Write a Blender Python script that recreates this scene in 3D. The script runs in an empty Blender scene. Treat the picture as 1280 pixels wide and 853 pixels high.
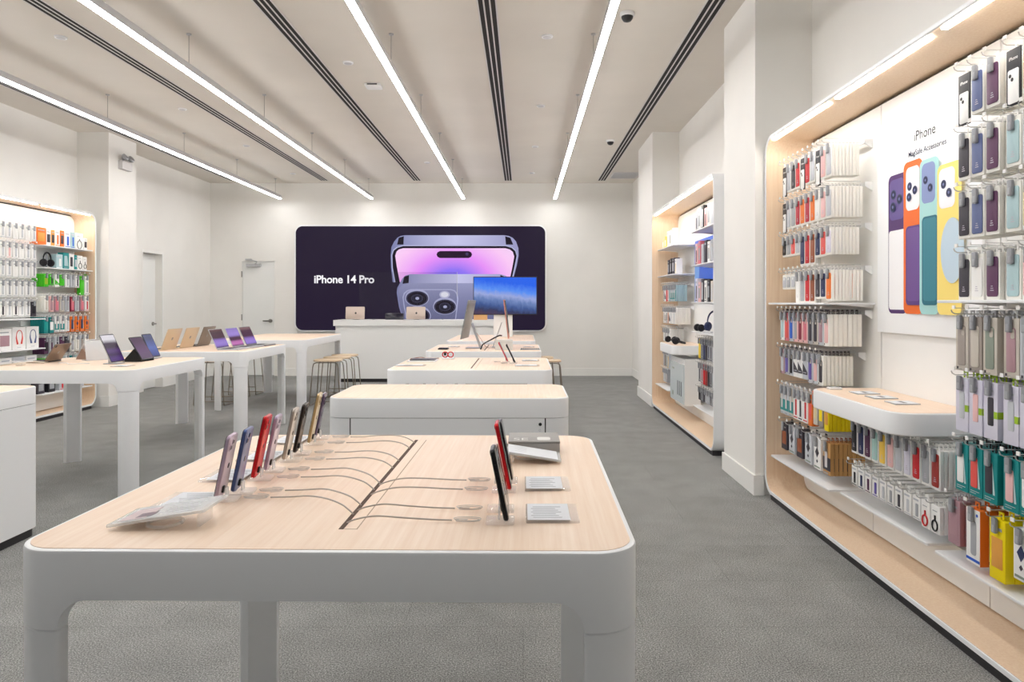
import bpy, math, random
from mathutils import Matrix, Vector
random.seed(7)
PI = math.pi
sc = bpy.context.scene
COL = sc.collection

# ------------------------------------------------------------------ materials
def lin(c):
    def f(v):
        v = v / 255.0
        return v / 12.92 if v <= 0.04045 else ((v + 0.055) / 1.055) ** 2.4
    return (f(c[0]), f(c[1]), f(c[2]), 1.0)

_M = {}
def mat(name, rgb, rough=0.5, metal=0.0, emit=0.0, spec=0.5, trans=0.0, alpha=1.0, coat=0.0):
    if name in _M:
        return _M[name]
    m = bpy.data.materials.new(name)
    m.use_nodes = True
    b = m.node_tree.nodes['Principled BSDF']
    b.inputs['Base Color'].default_value = lin(rgb)
    b.inputs['Roughness'].default_value = rough
    b.inputs['Metallic'].default_value = metal
    b.inputs['Specular IOR Level'].default_value = spec
    b.inputs['Transmission Weight'].default_value = trans
    b.inputs['Alpha'].default_value = alpha
    b.inputs['Coat Weight'].default_value = coat
    if emit > 0:
        b.inputs['Emission Color'].default_value = lin(rgb)
        b.inputs['Emission Strength'].default_value = emit
    _M[name] = m
    return m

def C(rgb, rough=0.45):
    """plain coloured card / plastic"""
    return mat('card_%d_%d_%d' % tuple(rgb), rgb, rough, spec=0.35)

def E(rgb, s=1.0):
    """backlit print or lit screen"""
    n = 'lit_%d_%d_%d_%.2f' % (rgb[0], rgb[1], rgb[2], s)
    if n in _M:
        return _M[n]
    m = bpy.data.materials.new(n)
    m.use_nodes = True
    b = m.node_tree.nodes['Principled BSDF']
    b.inputs['Base Color'].default_value = (0.01, 0.01, 0.01, 1)
    b.inputs['Roughness'].default_value = 0.25
    b.inputs['Specular IOR Level'].default_value = 0.06
    b.inputs['Emission Color'].default_value = lin(rgb)
    b.inputs['Emission Strength'].default_value = s
    _M[n] = m
    return m

def nodes_of(name, rough=0.5):
    m = bpy.data.materials.new(name)
    m.use_nodes = True
    nt = m.node_tree
    b = nt.nodes['Principled BSDF']
    b.inputs['Roughness'].default_value = rough
    _M[name] = m
    return m, nt, b

def ramp(nt, stops):
    r = nt.nodes.new('ShaderNodeValToRGB')
    e = r.color_ramp.elements
    while len(e) < len(stops):
        e.new(0.5)
    for k, (p, c) in enumerate(stops):
        e[k].position = p
        e[k].color = lin(c)
    return r

def wood_mat(name, c1, c2, axis='Y', rough=0.42):
    m, nt, b = nodes_of(name, rough)
    tc = nt.nodes.new('ShaderNodeTexCoord')
    mp = nt.nodes.new('ShaderNodeMapping')
    s = {'X': (1.5, 55, 55), 'Y': (55, 1.5, 55), 'Z': (55, 55, 1.5)}[axis]
    mp.inputs['Scale'].default_value = s
    n = nt.nodes.new('ShaderNodeTexNoise')
    n.inputs['Scale'].default_value = 1.6
    n.inputs['Detail'].default_value = 5
    n.inputs['Roughness'].default_value = 0.6
    r = ramp(nt, [(0.3, c1), (0.72, c2)])
    nt.links.new(tc.outputs['Object'], mp.inputs['Vector'])
    nt.links.new(mp.outputs['Vector'], n.inputs['Vector'])
    nt.links.new(n.outputs['Fac'], r.inputs['Fac'])
    nt.links.new(r.outputs['Color'], b.inputs['Base Color'])
    b.inputs['Specular IOR Level'].default_value = 0.35
    return m

def carpet_mat():
    m, nt, b = nodes_of('carpet', 0.95)
    b.inputs['Specular IOR Level'].default_value = 0.1
    tc = nt.nodes.new('ShaderNodeTexCoord')
    n1 = nt.nodes.new('ShaderNodeTexNoise'); n1.inputs['Scale'].default_value = 170; n1.inputs['Detail'].default_value = 1.5; n1.inputs['Roughness'].default_value = .7
    n2 = nt.nodes.new('ShaderNodeTexNoise'); n2.inputs['Scale'].default_value = 5; n2.inputs['Detail'].default_value = 4
    br = nt.nodes.new('ShaderNodeTexBrick')
    br.offset = 0.5
    br.inputs['Scale'].default_value = 1.0
    br.inputs['Brick Width'].default_value = 1.0
    br.inputs['Row Height'].default_value = 0.5
    br.inputs['Mortar Size'].default_value = 0.0018
    br.inputs['Color1'].default_value = (1, 1, 1, 1)
    br.inputs['Color2'].default_value = (0.93, 0.93, 0.93, 1)
    br.inputs['Mortar'].default_value = (0.72, 0.72, 0.72, 1)
    r1 = ramp(nt, [(0.30, (98, 98, 98)), (0.5, (146, 146, 144)), (0.70, (194, 194, 190))])
    r2 = ramp(nt, [(0.3, (236, 236, 236)), (0.7, (255, 255, 255))])
    mx = nt.nodes.new('ShaderNodeMix'); mx.data_type = 'RGBA'; mx.blend_type = 'MULTIPLY'; mx.inputs['Factor'].default_value = 1
    mx2 = nt.nodes.new('ShaderNodeMix'); mx2.data_type = 'RGBA'; mx2.blend_type = 'MULTIPLY'; mx2.inputs['Factor'].default_value = 1
    nt.links.new(tc.outputs['Object'], n1.inputs['Vector'])
    nt.links.new(tc.outputs['Object'], n2.inputs['Vector'])
    nt.links.new(tc.outputs['Object'], br.inputs['Vector'])
    nt.links.new(n1.outputs['Fac'], r1.inputs['Fac'])
    nt.links.new(n2.outputs['Fac'], r2.inputs['Fac'])
    nt.links.new(r1.outputs['Color'], mx.inputs['A']); nt.links.new(r2.outputs['Color'], mx.inputs['B'])
    nt.links.new(mx.outputs['Result'], mx2.inputs['A']); nt.links.new(br.outputs['Color'], mx2.inputs['B'])
    nt.links.new(mx2.outputs['Result'], b.inputs['Base Color'])
    return m

def paint_mat(name, rgb, rough=0.6):
    m, nt, b = nodes_of(name, rough)
    tc = nt.nodes.new('ShaderNodeTexCoord')
    n = nt.nodes.new('ShaderNodeTexNoise'); n.inputs['Scale'].default_value = 1.2; n.inputs['Detail'].default_value = 3
    c2 = tuple(max(0, v - 5) for v in rgb)
    r = ramp(nt, [(0.35, c2), (0.65, rgb)])
    nt.links.new(tc.outputs['Object'], n.inputs['Vector'])
    nt.links.new(n.outputs['Fac'], r.inputs['Fac'])
    nt.links.new(r.outputs['Color'], b.inputs['Base Color'])
    b.inputs['Specular IOR Level'].default_value = 0.25
    return m

def grad_lit(name, stops, axis='Z', lo=0.0, hi=1.0, s=1.0):
    """picture content of a lit screen / backlit print: colours along one object axis"""
    m, nt, b = nodes_of(name, 0.25)
    tc = nt.nodes.new('ShaderNodeTexCoord')
    sp = nt.nodes.new('ShaderNodeSeparateXYZ')
    mr = nt.nodes.new('ShaderNodeMapRange')
    mr.inputs['From Min'].default_value = lo; mr.inputs['From Max'].default_value = hi
    r = ramp(nt, stops)
    nt.links.new(tc.outputs['Object'], sp.inputs['Vector'])
    nt.links.new(sp.outputs[axis], mr.inputs['Value'])
    nt.links.new(mr.outputs['Result'], r.inputs['Fac'])
    b.inputs['Base Color'].default_value = (0.01, 0.01, 0.01, 1)
    b.inputs['Specular IOR Level'].default_value = 0.2
    nt.links.new(r.outputs['Color'], b.inputs['Emission Color'])
    b.inputs['Emission Strength'].default_value = s
    return m

def radial_lit(name, stops, centre, radius, s=1.0, sx=1.0):
    m, nt, b = nodes_of(name, 0.25)
    tc = nt.nodes.new('ShaderNodeTexCoord')
    mp = nt.nodes.new('ShaderNodeMapping')
    mp.inputs['Location'].default_value = (-centre[0] * sx, 0, -centre[1])
    mp.inputs['Scale'].default_value = (sx, 0, 1)
    ln = nt.nodes.new('ShaderNodeVectorMath'); ln.operation = 'LENGTH'
    mr = nt.nodes.new('ShaderNodeMapRange'); mr.inputs['From Max'].default_value = radius
    r = ramp(nt, stops)
    nt.links.new(tc.outputs['Object'], mp.inputs['Vector'])
    nt.links.new(mp.outputs['Vector'], ln.inputs[0])
    nt.links.new(ln.outputs['Value'], mr.inputs['Value'])
    nt.links.new(mr.outputs['Result'], r.inputs['Fac'])
    b.inputs['Base Color'].default_value = (0.01, 0.01, 0.01, 1)
    nt.links.new(r.outputs['Color'], b.inputs['Emission Color'])
    b.inputs['Emission Strength'].default_value = s
    return m

def clear_mat(name, opacity=0.12, rgb=(255, 255, 255), rough=0.03):
    m = bpy.data.materials.new(name)
    m.use_nodes = True
    nt = m.node_tree
    out = nt.nodes['Material Output']
    b = nt.nodes['Principled BSDF']
    b.inputs['Base Color'].default_value = lin(rgb)
    b.inputs['Roughness'].default_value = rough
    t = nt.nodes.new('ShaderNodeBsdfTransparent')
    mx = nt.nodes.new('ShaderNodeMixShader')
    mx.inputs['Fac'].default_value = opacity
    nt.links.new(t.outputs[0], mx.inputs[1]); nt.links.new(b.outputs[0], mx.inputs[2])
    nt.links.new(mx.outputs[0], out.inputs['Surface'])
    _M[name] = m
    return m

WALLP = paint_mat('wall_paint', (238, 236, 231))
CEILP = paint_mat('ceiling_paint', (224, 218, 209))
TRIMP = paint_mat('trim_paint', (240, 239, 235), 0.45)
DOORP = paint_mat('door_paint', (236, 237, 234), 0.4)
CARPET = carpet_mat()
WOOD = wood_mat('pale_maple', (235, 208, 183), (245, 224, 203), 'Y')
WOODX = wood_mat('pale_maple_long', (235, 208, 183), (245, 224, 203), 'X')
LINING = wood_mat('maple_lining', (232, 202, 170), (244, 220, 192), 'Z')
SEATW = wood_mat('stool_wood', (214, 188, 156), (232, 208, 178), 'X')
WHITE = mat('white_lacquer', (238, 239, 240), 0.32, spec=0.4)
WHITEP = mat('white_laminate', (240, 240, 238), 0.4, spec=0.35)
CREAM = mat('white_card', (243, 241, 234), 0.55, spec=0.2)
PANELW = paint_mat('white_panel', (245, 245, 243), 0.45)
GREYT = mat('grey_tag', (150, 152, 156), 0.35)
DARKK = mat('dark_kick', (44, 42, 44), 0.6)
BLACK = mat('black_plastic', (18, 18, 20), 0.4)
SLOTD = mat('dark_slot', (34, 30, 30), 0.8)
CHROME = mat('brushed_steel', (150, 148, 144), 0.35, metal=1.0)
WIRE = mat('stool_wire', (140, 130, 118), 0.35, metal=0.9)
ALU = mat('aluminium', (196, 197, 200), 0.3, metal=0.8)
CLEAR = clear_mat('clear_acrylic', 0.22)
CLEARF = clear_mat('frosted_acrylic', 0.5, (235, 238, 240), 0.2)
HOOKM = mat('hook_metal', (226, 226, 224), 0.25, metal=0.3)
PAPER = mat('paper', (226, 228, 232), 0.7, spec=0.1)
CABLE = mat('grey_cable', (186, 174, 162), 0.5)
LAMP = mat('lamp_diffuser', (253, 252, 252), 0.5, emit=36.5)
LED = mat('led_strip', (255, 251, 246), 0.5, emit=34.0)
VENTM = mat('vent_frame', (214, 211, 210), 0.5)
FIXG = mat('fixture_housing', (200, 200, 202), 0.4)

# ------------------------------------------------------------------ mesh builder
def rrect(w, l, r, n=6, cx=0.0, cy=0.0):
    r = max(min(r, w / 2 - 1e-5, l / 2 - 1e-5), 1e-5)
    pts = []
    for (sx, sy, a0) in ((1, 1, 0), (-1, 1, 90), (-1, -1, 180), (1, -1, 270)):
        for k in range(n + 1):
            a = math.radians(a0 + 90.0 * k / n)
            pts.append((cx + sx * (w / 2 - r) + r * math.cos(a), cy + sy * (l / 2 - r) + r * math.sin(a)))
    return pts

class MB:
    def __init__(self, *mats):
        self.v, self.f, self.mi = [], [], []
        self.mats = list(mats) or [WHITE]
    def m(self, material):
        if material not in self.mats:
            self.mats.append(material)
        return self.mats.index(material)
    def add(self, vs, fs, material=None, M=None):
        k = 0 if material is None else self.m(material)
        b = len(self.v)
        if M is not None:
            vs = [M @ Vector(p) for p in vs]
        self.v.extend([tuple(p) for p in vs])
        for f in fs:
            self.f.append(tuple(b + i for i in f)); self.mi.append(k)
        return self
    def box(self, x0, y0, z0, x1, y1, z1, material=None, M=None):
        x0, x1 = min(x0, x1), max(x0, x1); y0, y1 = min(y0, y1), max(y0, y1); z0, z1 = min(z0, z1), max(z0, z1)
        vs = [(x0, y0, z0), (x1, y0, z0), (x1, y1, z0), (x0, y1, z0), (x0, y0, z1), (x1, y0, z1), (x1, y1, z1), (x0, y1, z1)]
        fs = [(3, 2, 1, 0), (4, 5, 6, 7), (0, 1, 5, 4), (1, 2, 6, 5), (2, 3, 7, 6), (3, 0, 4, 7)]
        return self.add(vs, fs, material, M)
    def rings(self, rings, material=None, M=None, cap0=True, cap1=True, closed=True):
        n = len(rings[0]); vs = [p for r in rings for p in r]; fs = []
        for i in range(len(rings) - 1):
            for j in range(n if closed else n - 1):
                k = (j + 1) % n
                fs.append((i * n + j, i * n + k, (i + 1) * n + k, (i + 1) * n + j))
        if cap0: fs.append(tuple(reversed(range(n))))
        if cap1: fs.append(tuple((len(rings) - 1) * n + j for j in range(n)))
        return self.add(vs, fs, material, M)
    def slab(self, w, l, r, z0, z1, b=0.0, material=None, M=None, n=6, cx=0.0, cy=0.0):
        """rounded rectangle in XY from z0 to z1 with eased edges b"""
        R = []
        def ring(ins, z):
            return [(x, y, z) for x, y in rrect(w - 2 * ins, l - 2 * ins, max(r - ins, 1e-4), n, cx, cy)]
        if b > 0:
            R = [ring(b, z0), ring(0.29 * b, z0 + 0.29 * b), ring(0, z0 + b), ring(0, z1 - b), ring(0.29 * b, z1 - 0.29 * b), ring(b, z1)]
        else:
            R = [ring(0, z0), ring(0, z1)]
        return self.rings(R, material, M)
    def plate(self, w, h, r, y0, y1, b=0.0, material=None, n=6, cx=0.0, z0=0.0):
        """rounded rectangle standing in XZ (bottom edge at z0), thickness along Y"""
        M = Matrix(((1, 0, 0, cx), (0, 0, -1, y1), (0, 1, 0, z0 + h / 2), (0, 0, 0, 1)))
        return self.slab(w, h, r, 0, y1 - y0, b, material, M, n)
    def poly(self, pts, y0, y1, material=None):
        """flat polygon in XZ given thickness along Y"""
        a = sum(pts[i][0] * pts[(i + 1) % len(pts)][1] - pts[(i + 1) % len(pts)][0] * pts[i][1] for i in range(len(pts)))
        if a < 0: pts = pts[::-1]
        return self.rings([[(x, y1, z) for x, z in pts], [(x, y0, z) for x, z in pts]], material)
    def cyl(self, p0, p1, r0, r1=None, n=12, material=None, cap=True):
        r1 = r0 if r1 is None else r1
        return self.tube([p0, p1], [r0, r1], n, material, cap)
    def tube(self, path, r, n=8, material=None, cap=True):
        path = [Vector(p) for p in path]
        rs = r if isinstance(r, (list, tuple)) else [r] * len(path)
        t0 = (path[1] - path[0]).normalized()
        up = Vector((0, 0, 1)) if abs(t0.z) < 0.9 else Vector((1, 0, 0))
        u = t0.cross(up).normalized()
        R = []
        for i, p in enumerate(path):
            t = (path[min(i + 1, len(path) - 1)] - path[max(i - 1, 0)]).normalized()
            u = (u - t * u.dot(t)).normalized()
            w = t.cross(u)
            R.append([tuple(p + (u * math.cos(2 * PI * k / n) + w * math.sin(2 * PI * k / n)) * rs[i]) for k in range(n)])
        return self.rings(R, material, None, cap, cap)
    def lathe(self, prof, n=20, material=None, M=None):
        R = [[(r * math.cos(2 * PI * k / n), r * math.sin(2 * PI * k / n), z) for k in range(n)] for r, z in prof]
        return self.rings(R, material, M)
    def mesh(self, name, smooth=35):
        me = bpy.data.meshes.new(name)
        me.from_pydata(self.v, [], self.f)
        for m_ in self.mats: me.materials.append(m_)
        me.polygons.foreach_set('material_index', self.mi)
        if smooth:
            me.polygons.foreach_set('use_smooth', [True] * len(self.f))
            me.set_sharp_from_angle(angle=math.radians(smooth))
        me.update()
        return me
    def build(self, name, parent=None, loc=None, rot=None, smooth=35):
        return put(name, self.mesh(name, smooth), parent, loc, rot)

def put(name, me, parent=None, loc=None, rot=None):
    o = bpy.data.objects.new(name, me)
    COL.objects.link(o)
    if parent is not None: o.parent = parent
    if loc is not None: o.location = loc
    if rot is not None: o.rotation_euler = rot
    return o

def tag(o, label=None, cat=None, group=None, kind=None):
    if label: o['label'] = label
    if cat: o['category'] = cat
    if group: o['group'] = group
    if kind: o['kind'] = kind
    return o

def empty(name, loc, label, cat, group=None, rot=None):
    o = bpy.data.objects.new(name, None)
    o.empty_display_size = 0.05
    COL.objects.link(o)
    o.location = loc
    if rot: o.rotation_euler = rot
    return tag(o, label, cat, group)

def struct(mb, name, smooth=35):
    return tag(mb.build(name, smooth=smooth), kind='structure')

def curve_pts(pts, k=6):
    """Catmull-Rom through points"""
    P = [Vector(p) for p in pts]
    P = [P[0] * 2 - P[1]] + P + [P[-1] * 2 - P[-2]]
    out = []
    for i in range(1, len(P) - 2):
        for s in range(k):
            t = s / k
            a, b, c, d = P[i - 1], P[i], P[i + 1], P[i + 2]
            out.append(0.5 * ((2 * b) + (c - a) * t + (2 * a - 5 * b + 4 * c - d) * t * t + (3 * b - a - 3 * c + d) * t ** 3))
    out.append(P[-2])
    return out

def text_geo(body, size, bold=0.0, align='CENTER', spacing=1.0):
    cu = bpy.data.curves.new('lettering', 'FONT')
    cu.body = body; cu.size = size; cu.align_x = align; cu.align_y = 'BOTTOM_BASELINE' if False else 'BOTTOM'
    cu.offset = bold; cu.space_character = spacing; cu.extrude = 0.0
    cu.resolution_u = 3
    o = bpy.data.objects.new('lettering', cu)
    COL.objects.link(o)
    dg = bpy.context.evaluated_depsgraph_get()
    me = bpy.data.meshes.new_from_object(o.evaluated_get(dg))
    vs = [tuple(v.co) for v in me.vertices]; fs = [tuple(p.vertices) for p in me.polygons]
    bpy.data.objects.remove(o); bpy.data.curves.remove(cu); bpy.data.meshes.remove(me)
    return vs, fs

def add_text(mb, body, size, x, y, z, material, bold=0.0, fit_w=None, fit_h=None, align='CENTER', spacing=1.0):
    """lettering standing in XZ, facing -Y; x = centre (or left), z = baseline"""
    vs, fs = text_geo(body, size, bold, align, spacing)
    if not vs: return
    x0, x1 = min(v[0] for v in vs), max(v[0] for v in vs)
    y0, y1 = min(v[1] for v in vs), max(v[1] for v in vs)
    sx = fit_w / (x1 - x0) if fit_w else 1.0
    sy = fit_h / (y1 - y0) if fit_h else sx
    if align == 'CENTER':
        vs = [(x + (v[0] - (x0 + x1) / 2) * sx, y, z + (v[1] - y0) * sy) for v in vs]
    else:
        vs = [(x + (v[0] - x0) * sx, y, z + (v[1] - y0) * sy) for v in vs]
    mb.add(vs, fs, material)

ORD = ['first', 'second', 'third', 'fourth', 'fifth', 'sixth', 'seventh', 'eighth', 'ninth', 'tenth', 'eleventh', 'twelfth']

# ------------------------------------------------------------------ room
XL, XR, YF, YB, ZC = -5.8, 2.03, -2.6, 13.35, 3.575
b = MB(CARPET); b.box(XL - .15, YF, -0.1, XR + .15, YB + .15, 0); struct(b, 'floor')
b = MB(CEILP); b.box(XL - .15, YF, ZC, XR + .15, YB + .15, ZC + .1); struct(b, 'ceiling')
b = MB(WALLP); b.box(XR, YF, 0, XR + .15, YB + .15, ZC); struct(b, 'wall_right')
# left wall with a doorway recess
DY0, DY1, DZ = 10.98, 11.56, 2.13
b = MB(WALLP)
b.box(XL - .15, YF, 0, XL, DY0, ZC); b.box(XL - .15, DY1, 0, XL, YB + .15, ZC); b.box(XL - .15, DY0, DZ, XL, DY1, ZC); b.box(XL - .16, DY0 - .1, 0, XL - .15, DY1 + .1, DZ + .1)
struct(b, 'wall_left')
# back wall with a doorway recess
BX0, BX1, BZ = -5.22, -4.60, 2.135
b = MB(WALLP)
b.box(XL, YB, 0, BX0, YB + .15, ZC); b.box(BX1, YB, 0, XR, YB + .15, ZC); b.box(BX0, YB, BZ, BX1, YB + .15, ZC); b.box(BX0 - .1, YB + .15, 0, BX1 + .1, YB + .16, BZ + .1)
struct(b, 'wall_back')
# pilasters along the side walls
for k, (x0, x1, y0, y1) in enumerate(((1.63, XR, 5.06, 5.84), (1.68, XR, 9.36, 10.5), (XL, -5.39, 9.36, 10.03)), 1):
    b = MB(WALLP); b.box(x0, y0, 0, x1, y1, ZC); struct(b, 'trim_%d' % k)
# baseboards (one per wall, following pilasters)
def board(mb, x0, y0, x1, y1, h=.14, t=.014):
    mb.box(min(x0, x1) - (t if x0 == x1 and False else 0), min(y0, y1), 0, max(x0, x1), max(y0, y1), h)
b = MB(TRIMP)
b.box(XR - .014, 10.5, 0, XR, YB, .14); b.box(1.68 - .014, 9.36, 0, 1.68, 10.5, .14); b.box(1.68 - .014, 9.346, 0, XR, 9.36, .14); b.box(1.68 - .014, 10.5, 0, XR - .014, 10.514, .14)
b.box(1.63 - .014, 5.06, 0, 1.63, 5.84, .14); b.box(1.63 - .014, 5.046, 0, 1.69, 5.06, .14); b.box(1.63 - .014, 5.84, 0, XR, 5.854, .14); b.box(XR - .014, 5.854, 0, XR, 6.26, .14)
struct(b, 'baseboard_right')
b = MB(TRIMP)
b.box(XL, DY1 + .0, 0, XL + .014, YB, .14); b.box(XL, 10.03, 0, XL + .014, DY0, .14); b.box(-5.39, 9.36, 0, -5.376, 10.03, .14); b.box(-5.5, 9.346, 0, -5.376, 9.36, .14); b.box(XL, 10.03, 0, -5.376, 10.044, .14)
struct(b, 'baseboard_left')
b = MB(TRIMP); b.box(XL, YB - .014, 0, BX0 - .03, YB, .14); b.box(BX1 + .03, YB - .014, 0, XR, YB, .14); struct(b, 'baseboard_back')

# doors
b = MB(DOORP); b.box(XL - .145, DY0 + .004, .01, XL - .105, DY1 - .004, DZ - .004)
d1 = struct(b, 'door_1')
b = MB(CHROME); b.cyl((XL - .105, DY1 - .09, 1.02), (XL - .09, DY1 - .09, 1.02), .03, n=16); b.cyl((XL - .09, DY1 - .09, 1.02), (XL - .05, DY1 - .09, 1.02), .012); b.tube([(XL - .05, DY1 - .09, 1.02), (XL - .046, DY1 - .2, 1.02)], .011)
b.build('door_handle', d1)
b = MB(TRIMP)
b.box(XL - .0005, DY0 - .04, 0, XL + .006, DY0, DZ + .04); b.box(XL - .0005, DY1, 0, XL + .006, DY1 + .04, DZ + .04); b.box(XL - .0005, DY0, DZ, XL + .006, DY1, DZ + .04)
b.build('door_frame', d1)
b = MB(DOORP); b.box(BX0 + .018, YB + .006, .01, BX1 - .018, YB + .05, BZ - .018)
d2 = struct(b, 'door_2')
b = MB(TRIMP)
b.box(BX0, YB - .012, 0, BX0 + .014, YB + .15, BZ); b.box(BX1 - .014, YB - .012, 0, BX1, YB + .15, BZ); b.box(BX0, YB - .012, BZ - .014, BX1, YB + .15, BZ)
b.build('door_frame', d2)
b = MB(CHROME); b.cyl((BX1 - .085, YB + .006, 1.02), (BX1 - .085, YB - .02, 1.02), .035, n=18); b.tube([(BX1 - .085, YB - .045, 1.02), (BX1 - .21, YB - .045, 1.02)], .012); b.cyl((BX1 - .085, YB - .02, 1.02), (BX1 - .085, YB - .05, 1.02), .013)
b.build('door_handle', d2)
for z in (1.88, 1.08, .25):
    b = MB(CHROME); b.cyl((BX0 + .008, YB - .016, z - .05), (BX0 + .008, YB - .016, z + .06), .01); b.build('hinge', d2)
b = MB(ALU); b.box(BX0 + .1, YB - .055, BZ - .11, BX0 + .36, YB + .006, BZ - .06); b.tube([(BX0 + .28, YB - .06, BZ - .06), (BX0 + .36, YB - .2, BZ - .03), (BX0 + .12, YB - .03, BZ + .02)], .011); b.box(BX0 + .08, YB - .04, BZ + .005, BX0 + .2, YB - .012, BZ + .035)
b.build('door_closer', d2)

# ------------------------------------------------------------------ ceiling fittings
names = ['outermost on the door side', 'second from the door side', 'over the display tables', 'nearest the phone poster unit']
for k, x in enumerate((-4.43, -2.76, -1.09, .58)):
    y0, y1, z = .5, 13.12, 3.245
    r = empty('linear_pendant_light', (x, (y0 + y1) / 2, ZC), 'long thin white pendant light bar on wires, ' + names[k], 'ceiling light', 'pendant light bars')
    L = y1 - y0
    b = MB(FIXG); b.box(-.026, -L / 2, z + .012 - ZC, .026, L / 2, z + .07 - ZC); b.build('housing', r)
    b = MB(LAMP); b.box(-.025, -L / 2 + .004, z - ZC, .025, L / 2 - .004, z + .0115 - ZC); b.build('diffuser', r)
    for j in range(8):
        yy = -L / 2 + .25 + j * (L - .5) / 7
        b = MB(CHROME); b.cyl((0, yy, z + .07 - ZC), (0, yy, -.0), .0022, n=6); b.lathe([(.02, -.012), (.02, -.001)], 12, FIXG, Matrix.Translation((0, yy, 0))); b.build('hanging_wire', r)
names = ['along the door side wall', 'second from the door side', 'left of the middle light bars', 'above the front display tables', 'beside the pillars of the poster wall']
for k, x in enumerate((-5.24, -3.60, -1.92, -.27, 1.42)):
    y0, y1 = -2.2, 13.08
    L = y1 - y0
    r = empty('slot_vent', (x, (y0 + y1) / 2, ZC), 'long black triple-slot ceiling air vent, ' + names[k], 'ceiling vent', 'ceiling slot vents')
    b = MB(VENTM)
    for u in (-.075, -.029, .017, .063): b.box(u, -L / 2, -.006, u + .012 if abs(u) > .05 else u + .012, L / 2, -.0005)
    b.build('vent_frame', r)
    for u in (-.063, -.017, .029):
        b = MB(SLOTD); b.box(u, -L / 2 + .02, -.003, u + .034, L / 2 - .02, -.0006); b.build('slot', r)
def ceil_xy(px, py, z=ZC):
    Y = 900 * (z - 1.35) / (379 - py); return (px - 654) * Y / 900, Y
def sprinkler(px, py, lab):
    x, y = ceil_xy(px, py)
    r = empty('ceiling_sprinkler', (x, y, ZC), lab, 'sprinkler', 'flush ceiling sprinklers')
    b = MB(WHITE); b.lathe([(.046, -.012), (.05, -.0005)], 20); b.build('cover_plate', r)
    b = MB(FIXG); b.lathe([(.03, -.016), (.036, -.0125)], 20); b.build('deflector', r)
for i, (px, py, t) in enumerate(((76, 46, 'between the outer two light bars'), (228, 136, 'between slot vent and outer light bar, second one'), (308, 182, 'between slot vent and outer light bar, third one'), (366, 217, 'between slot vent and outer light bar, nearest the back wall'),
                 (684, 45, 'near the camera beside the middle slot vent'), (676, 132, 'beside the purple-lit middle of the slot vent'), (669, 183, 'beside the far end of the middle slot vent'), (665, 216, 'beside the back end of the middle slot vent'), (435, 78, 'beside the square detector'), (534, 203, 'beside the long light bar near the screen'))):
    sprinkler(px, py, 'small round ceiling sprinkler plate ' + t)
for (px, py, t) in ((784, 15, 'beside the light bar nearest the poster unit'), (763, 174, 'beside the far slot vent near the pillars'), (539, 231, 'just in front of the big back screen')):
    x, y = ceil_xy(px, py + 1)
    r = empty('dome_camera', (x, y, ZC), 'small ceiling dome camera ' + t, 'security camera', 'ceiling dome cameras')
    b = MB(WHITE); b.lathe([(.055, -.0005), (.058, -.02), (.05, -.03)][::-1], 24); b.build('camera_base', r)
    b = MB(BLACK); b.lathe([(.01, -.072), (.03, -.064), (.043, -.045), (.046, -.0305)], 20); b.build('dome', r)
x, y = ceil_xy(467, 106)
r = empty('ceiling_detector', (x, y, ZC), 'square white ceiling sensor box with dark slit', 'detector')
b = MB(WHITE); b.slab(.16, .16, .02, -.03, -.0005, .006); b.build('housing', r)
b = MB(BLACK); b.box(-.05, -.083, -.022, .05, -.0795, -.01); b.build('slit', r)
x, y = ceil_xy(777, 219)
r = empty('air_return_grille', (x + .06, y, ZC), 'grey square ceiling air grille in the corner by the back wall', 'air vent')
b = MB(VENTM)
b.box(-.25, -.3, -.012, .25, -.27, -.0005); b.box(-.25, .27, -.012, .25, .3, -.0005); b.box(-.25, -.27, -.012, -.22, .27, -.0005); b.box(.22, -.27, -.012, .25, .27, -.0005); b.build('grille_frame', r)
b = MB(FIXG)
for k in range(17): b.box(-.22, -.26 + k * .032, -.01, .22, -.245 + k * .032, -.004)
b.build('grille', r)
# emergency light on the pilaster
r = empty('emergency_wall_lamp', (-5.39, 9.7, 3.2), 'grey emergency light with two round lamps high on the pillar', 'emergency light')
b = MB(VENTM); b.box(.0005, -.12, -.06, .06, .12, .05); b.build('battery_box', r)
for s in (-1, 1):
    b = MB(ALU, VENTM); b.lathe([(.02, -.02), (.045, .01), (.045, .035), (.04, .04)], 16, ALU, Matrix.Translation((.05, s * .075, .09)) @ Matrix.Rotation(1.0, 4, 'Y')); b.cyl((.03, s * .07, .05), (.045, s * .075, .09), .012); b.build('lamp_head', r)
# ------------------------------------------------------------------ big back screen
S = 67.67
def sx(px): return (px - 654) / S
def sz(py): return 1.35 + (379 - py) / S
r = empty('wall_screen', (-1.9, YB, .82), 'huge dark backlit wall screen advertising a purple phone', 'screen')
ox, oz = -1.9, .82
def SP(pts): return [(sx(x) - ox, sz(y) - oz) for x, y in pts]
x0, x1, z0, z1 = sx(370) - ox, sx(681.5) - ox, sz(413) - oz, sz(283) - oz
cxs, hs = (x0 + x1) / 2, z1 - z0
b = MB(WHITE); b.plate(x1 - x0 + .05, hs + .05, .15, -.06, -.001, .004, cx=cxs, z0=z0 - .025); b.build('frame', r)
b = MB(E((31, 20, 45))); b.plate(x1 - x0, hs, .125, -.064, -.0605, cx=cxs, z0=z0, n=8); b.build('screen_face', r)
LAV = grad_lit('lavender_metal', [(0, (120, 124, 170)), (.5, (196, 196, 232)), (1, (150, 150, 192))], 'X', sx(490) - ox, sx(648) - ox)
BODY = grad_lit('lavender_back', [(0, (104, 106, 142)), (.6, (128, 130, 168)), (1, (150, 152, 190))], 'Z', sz(400) - oz, sz(354) - oz)
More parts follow.
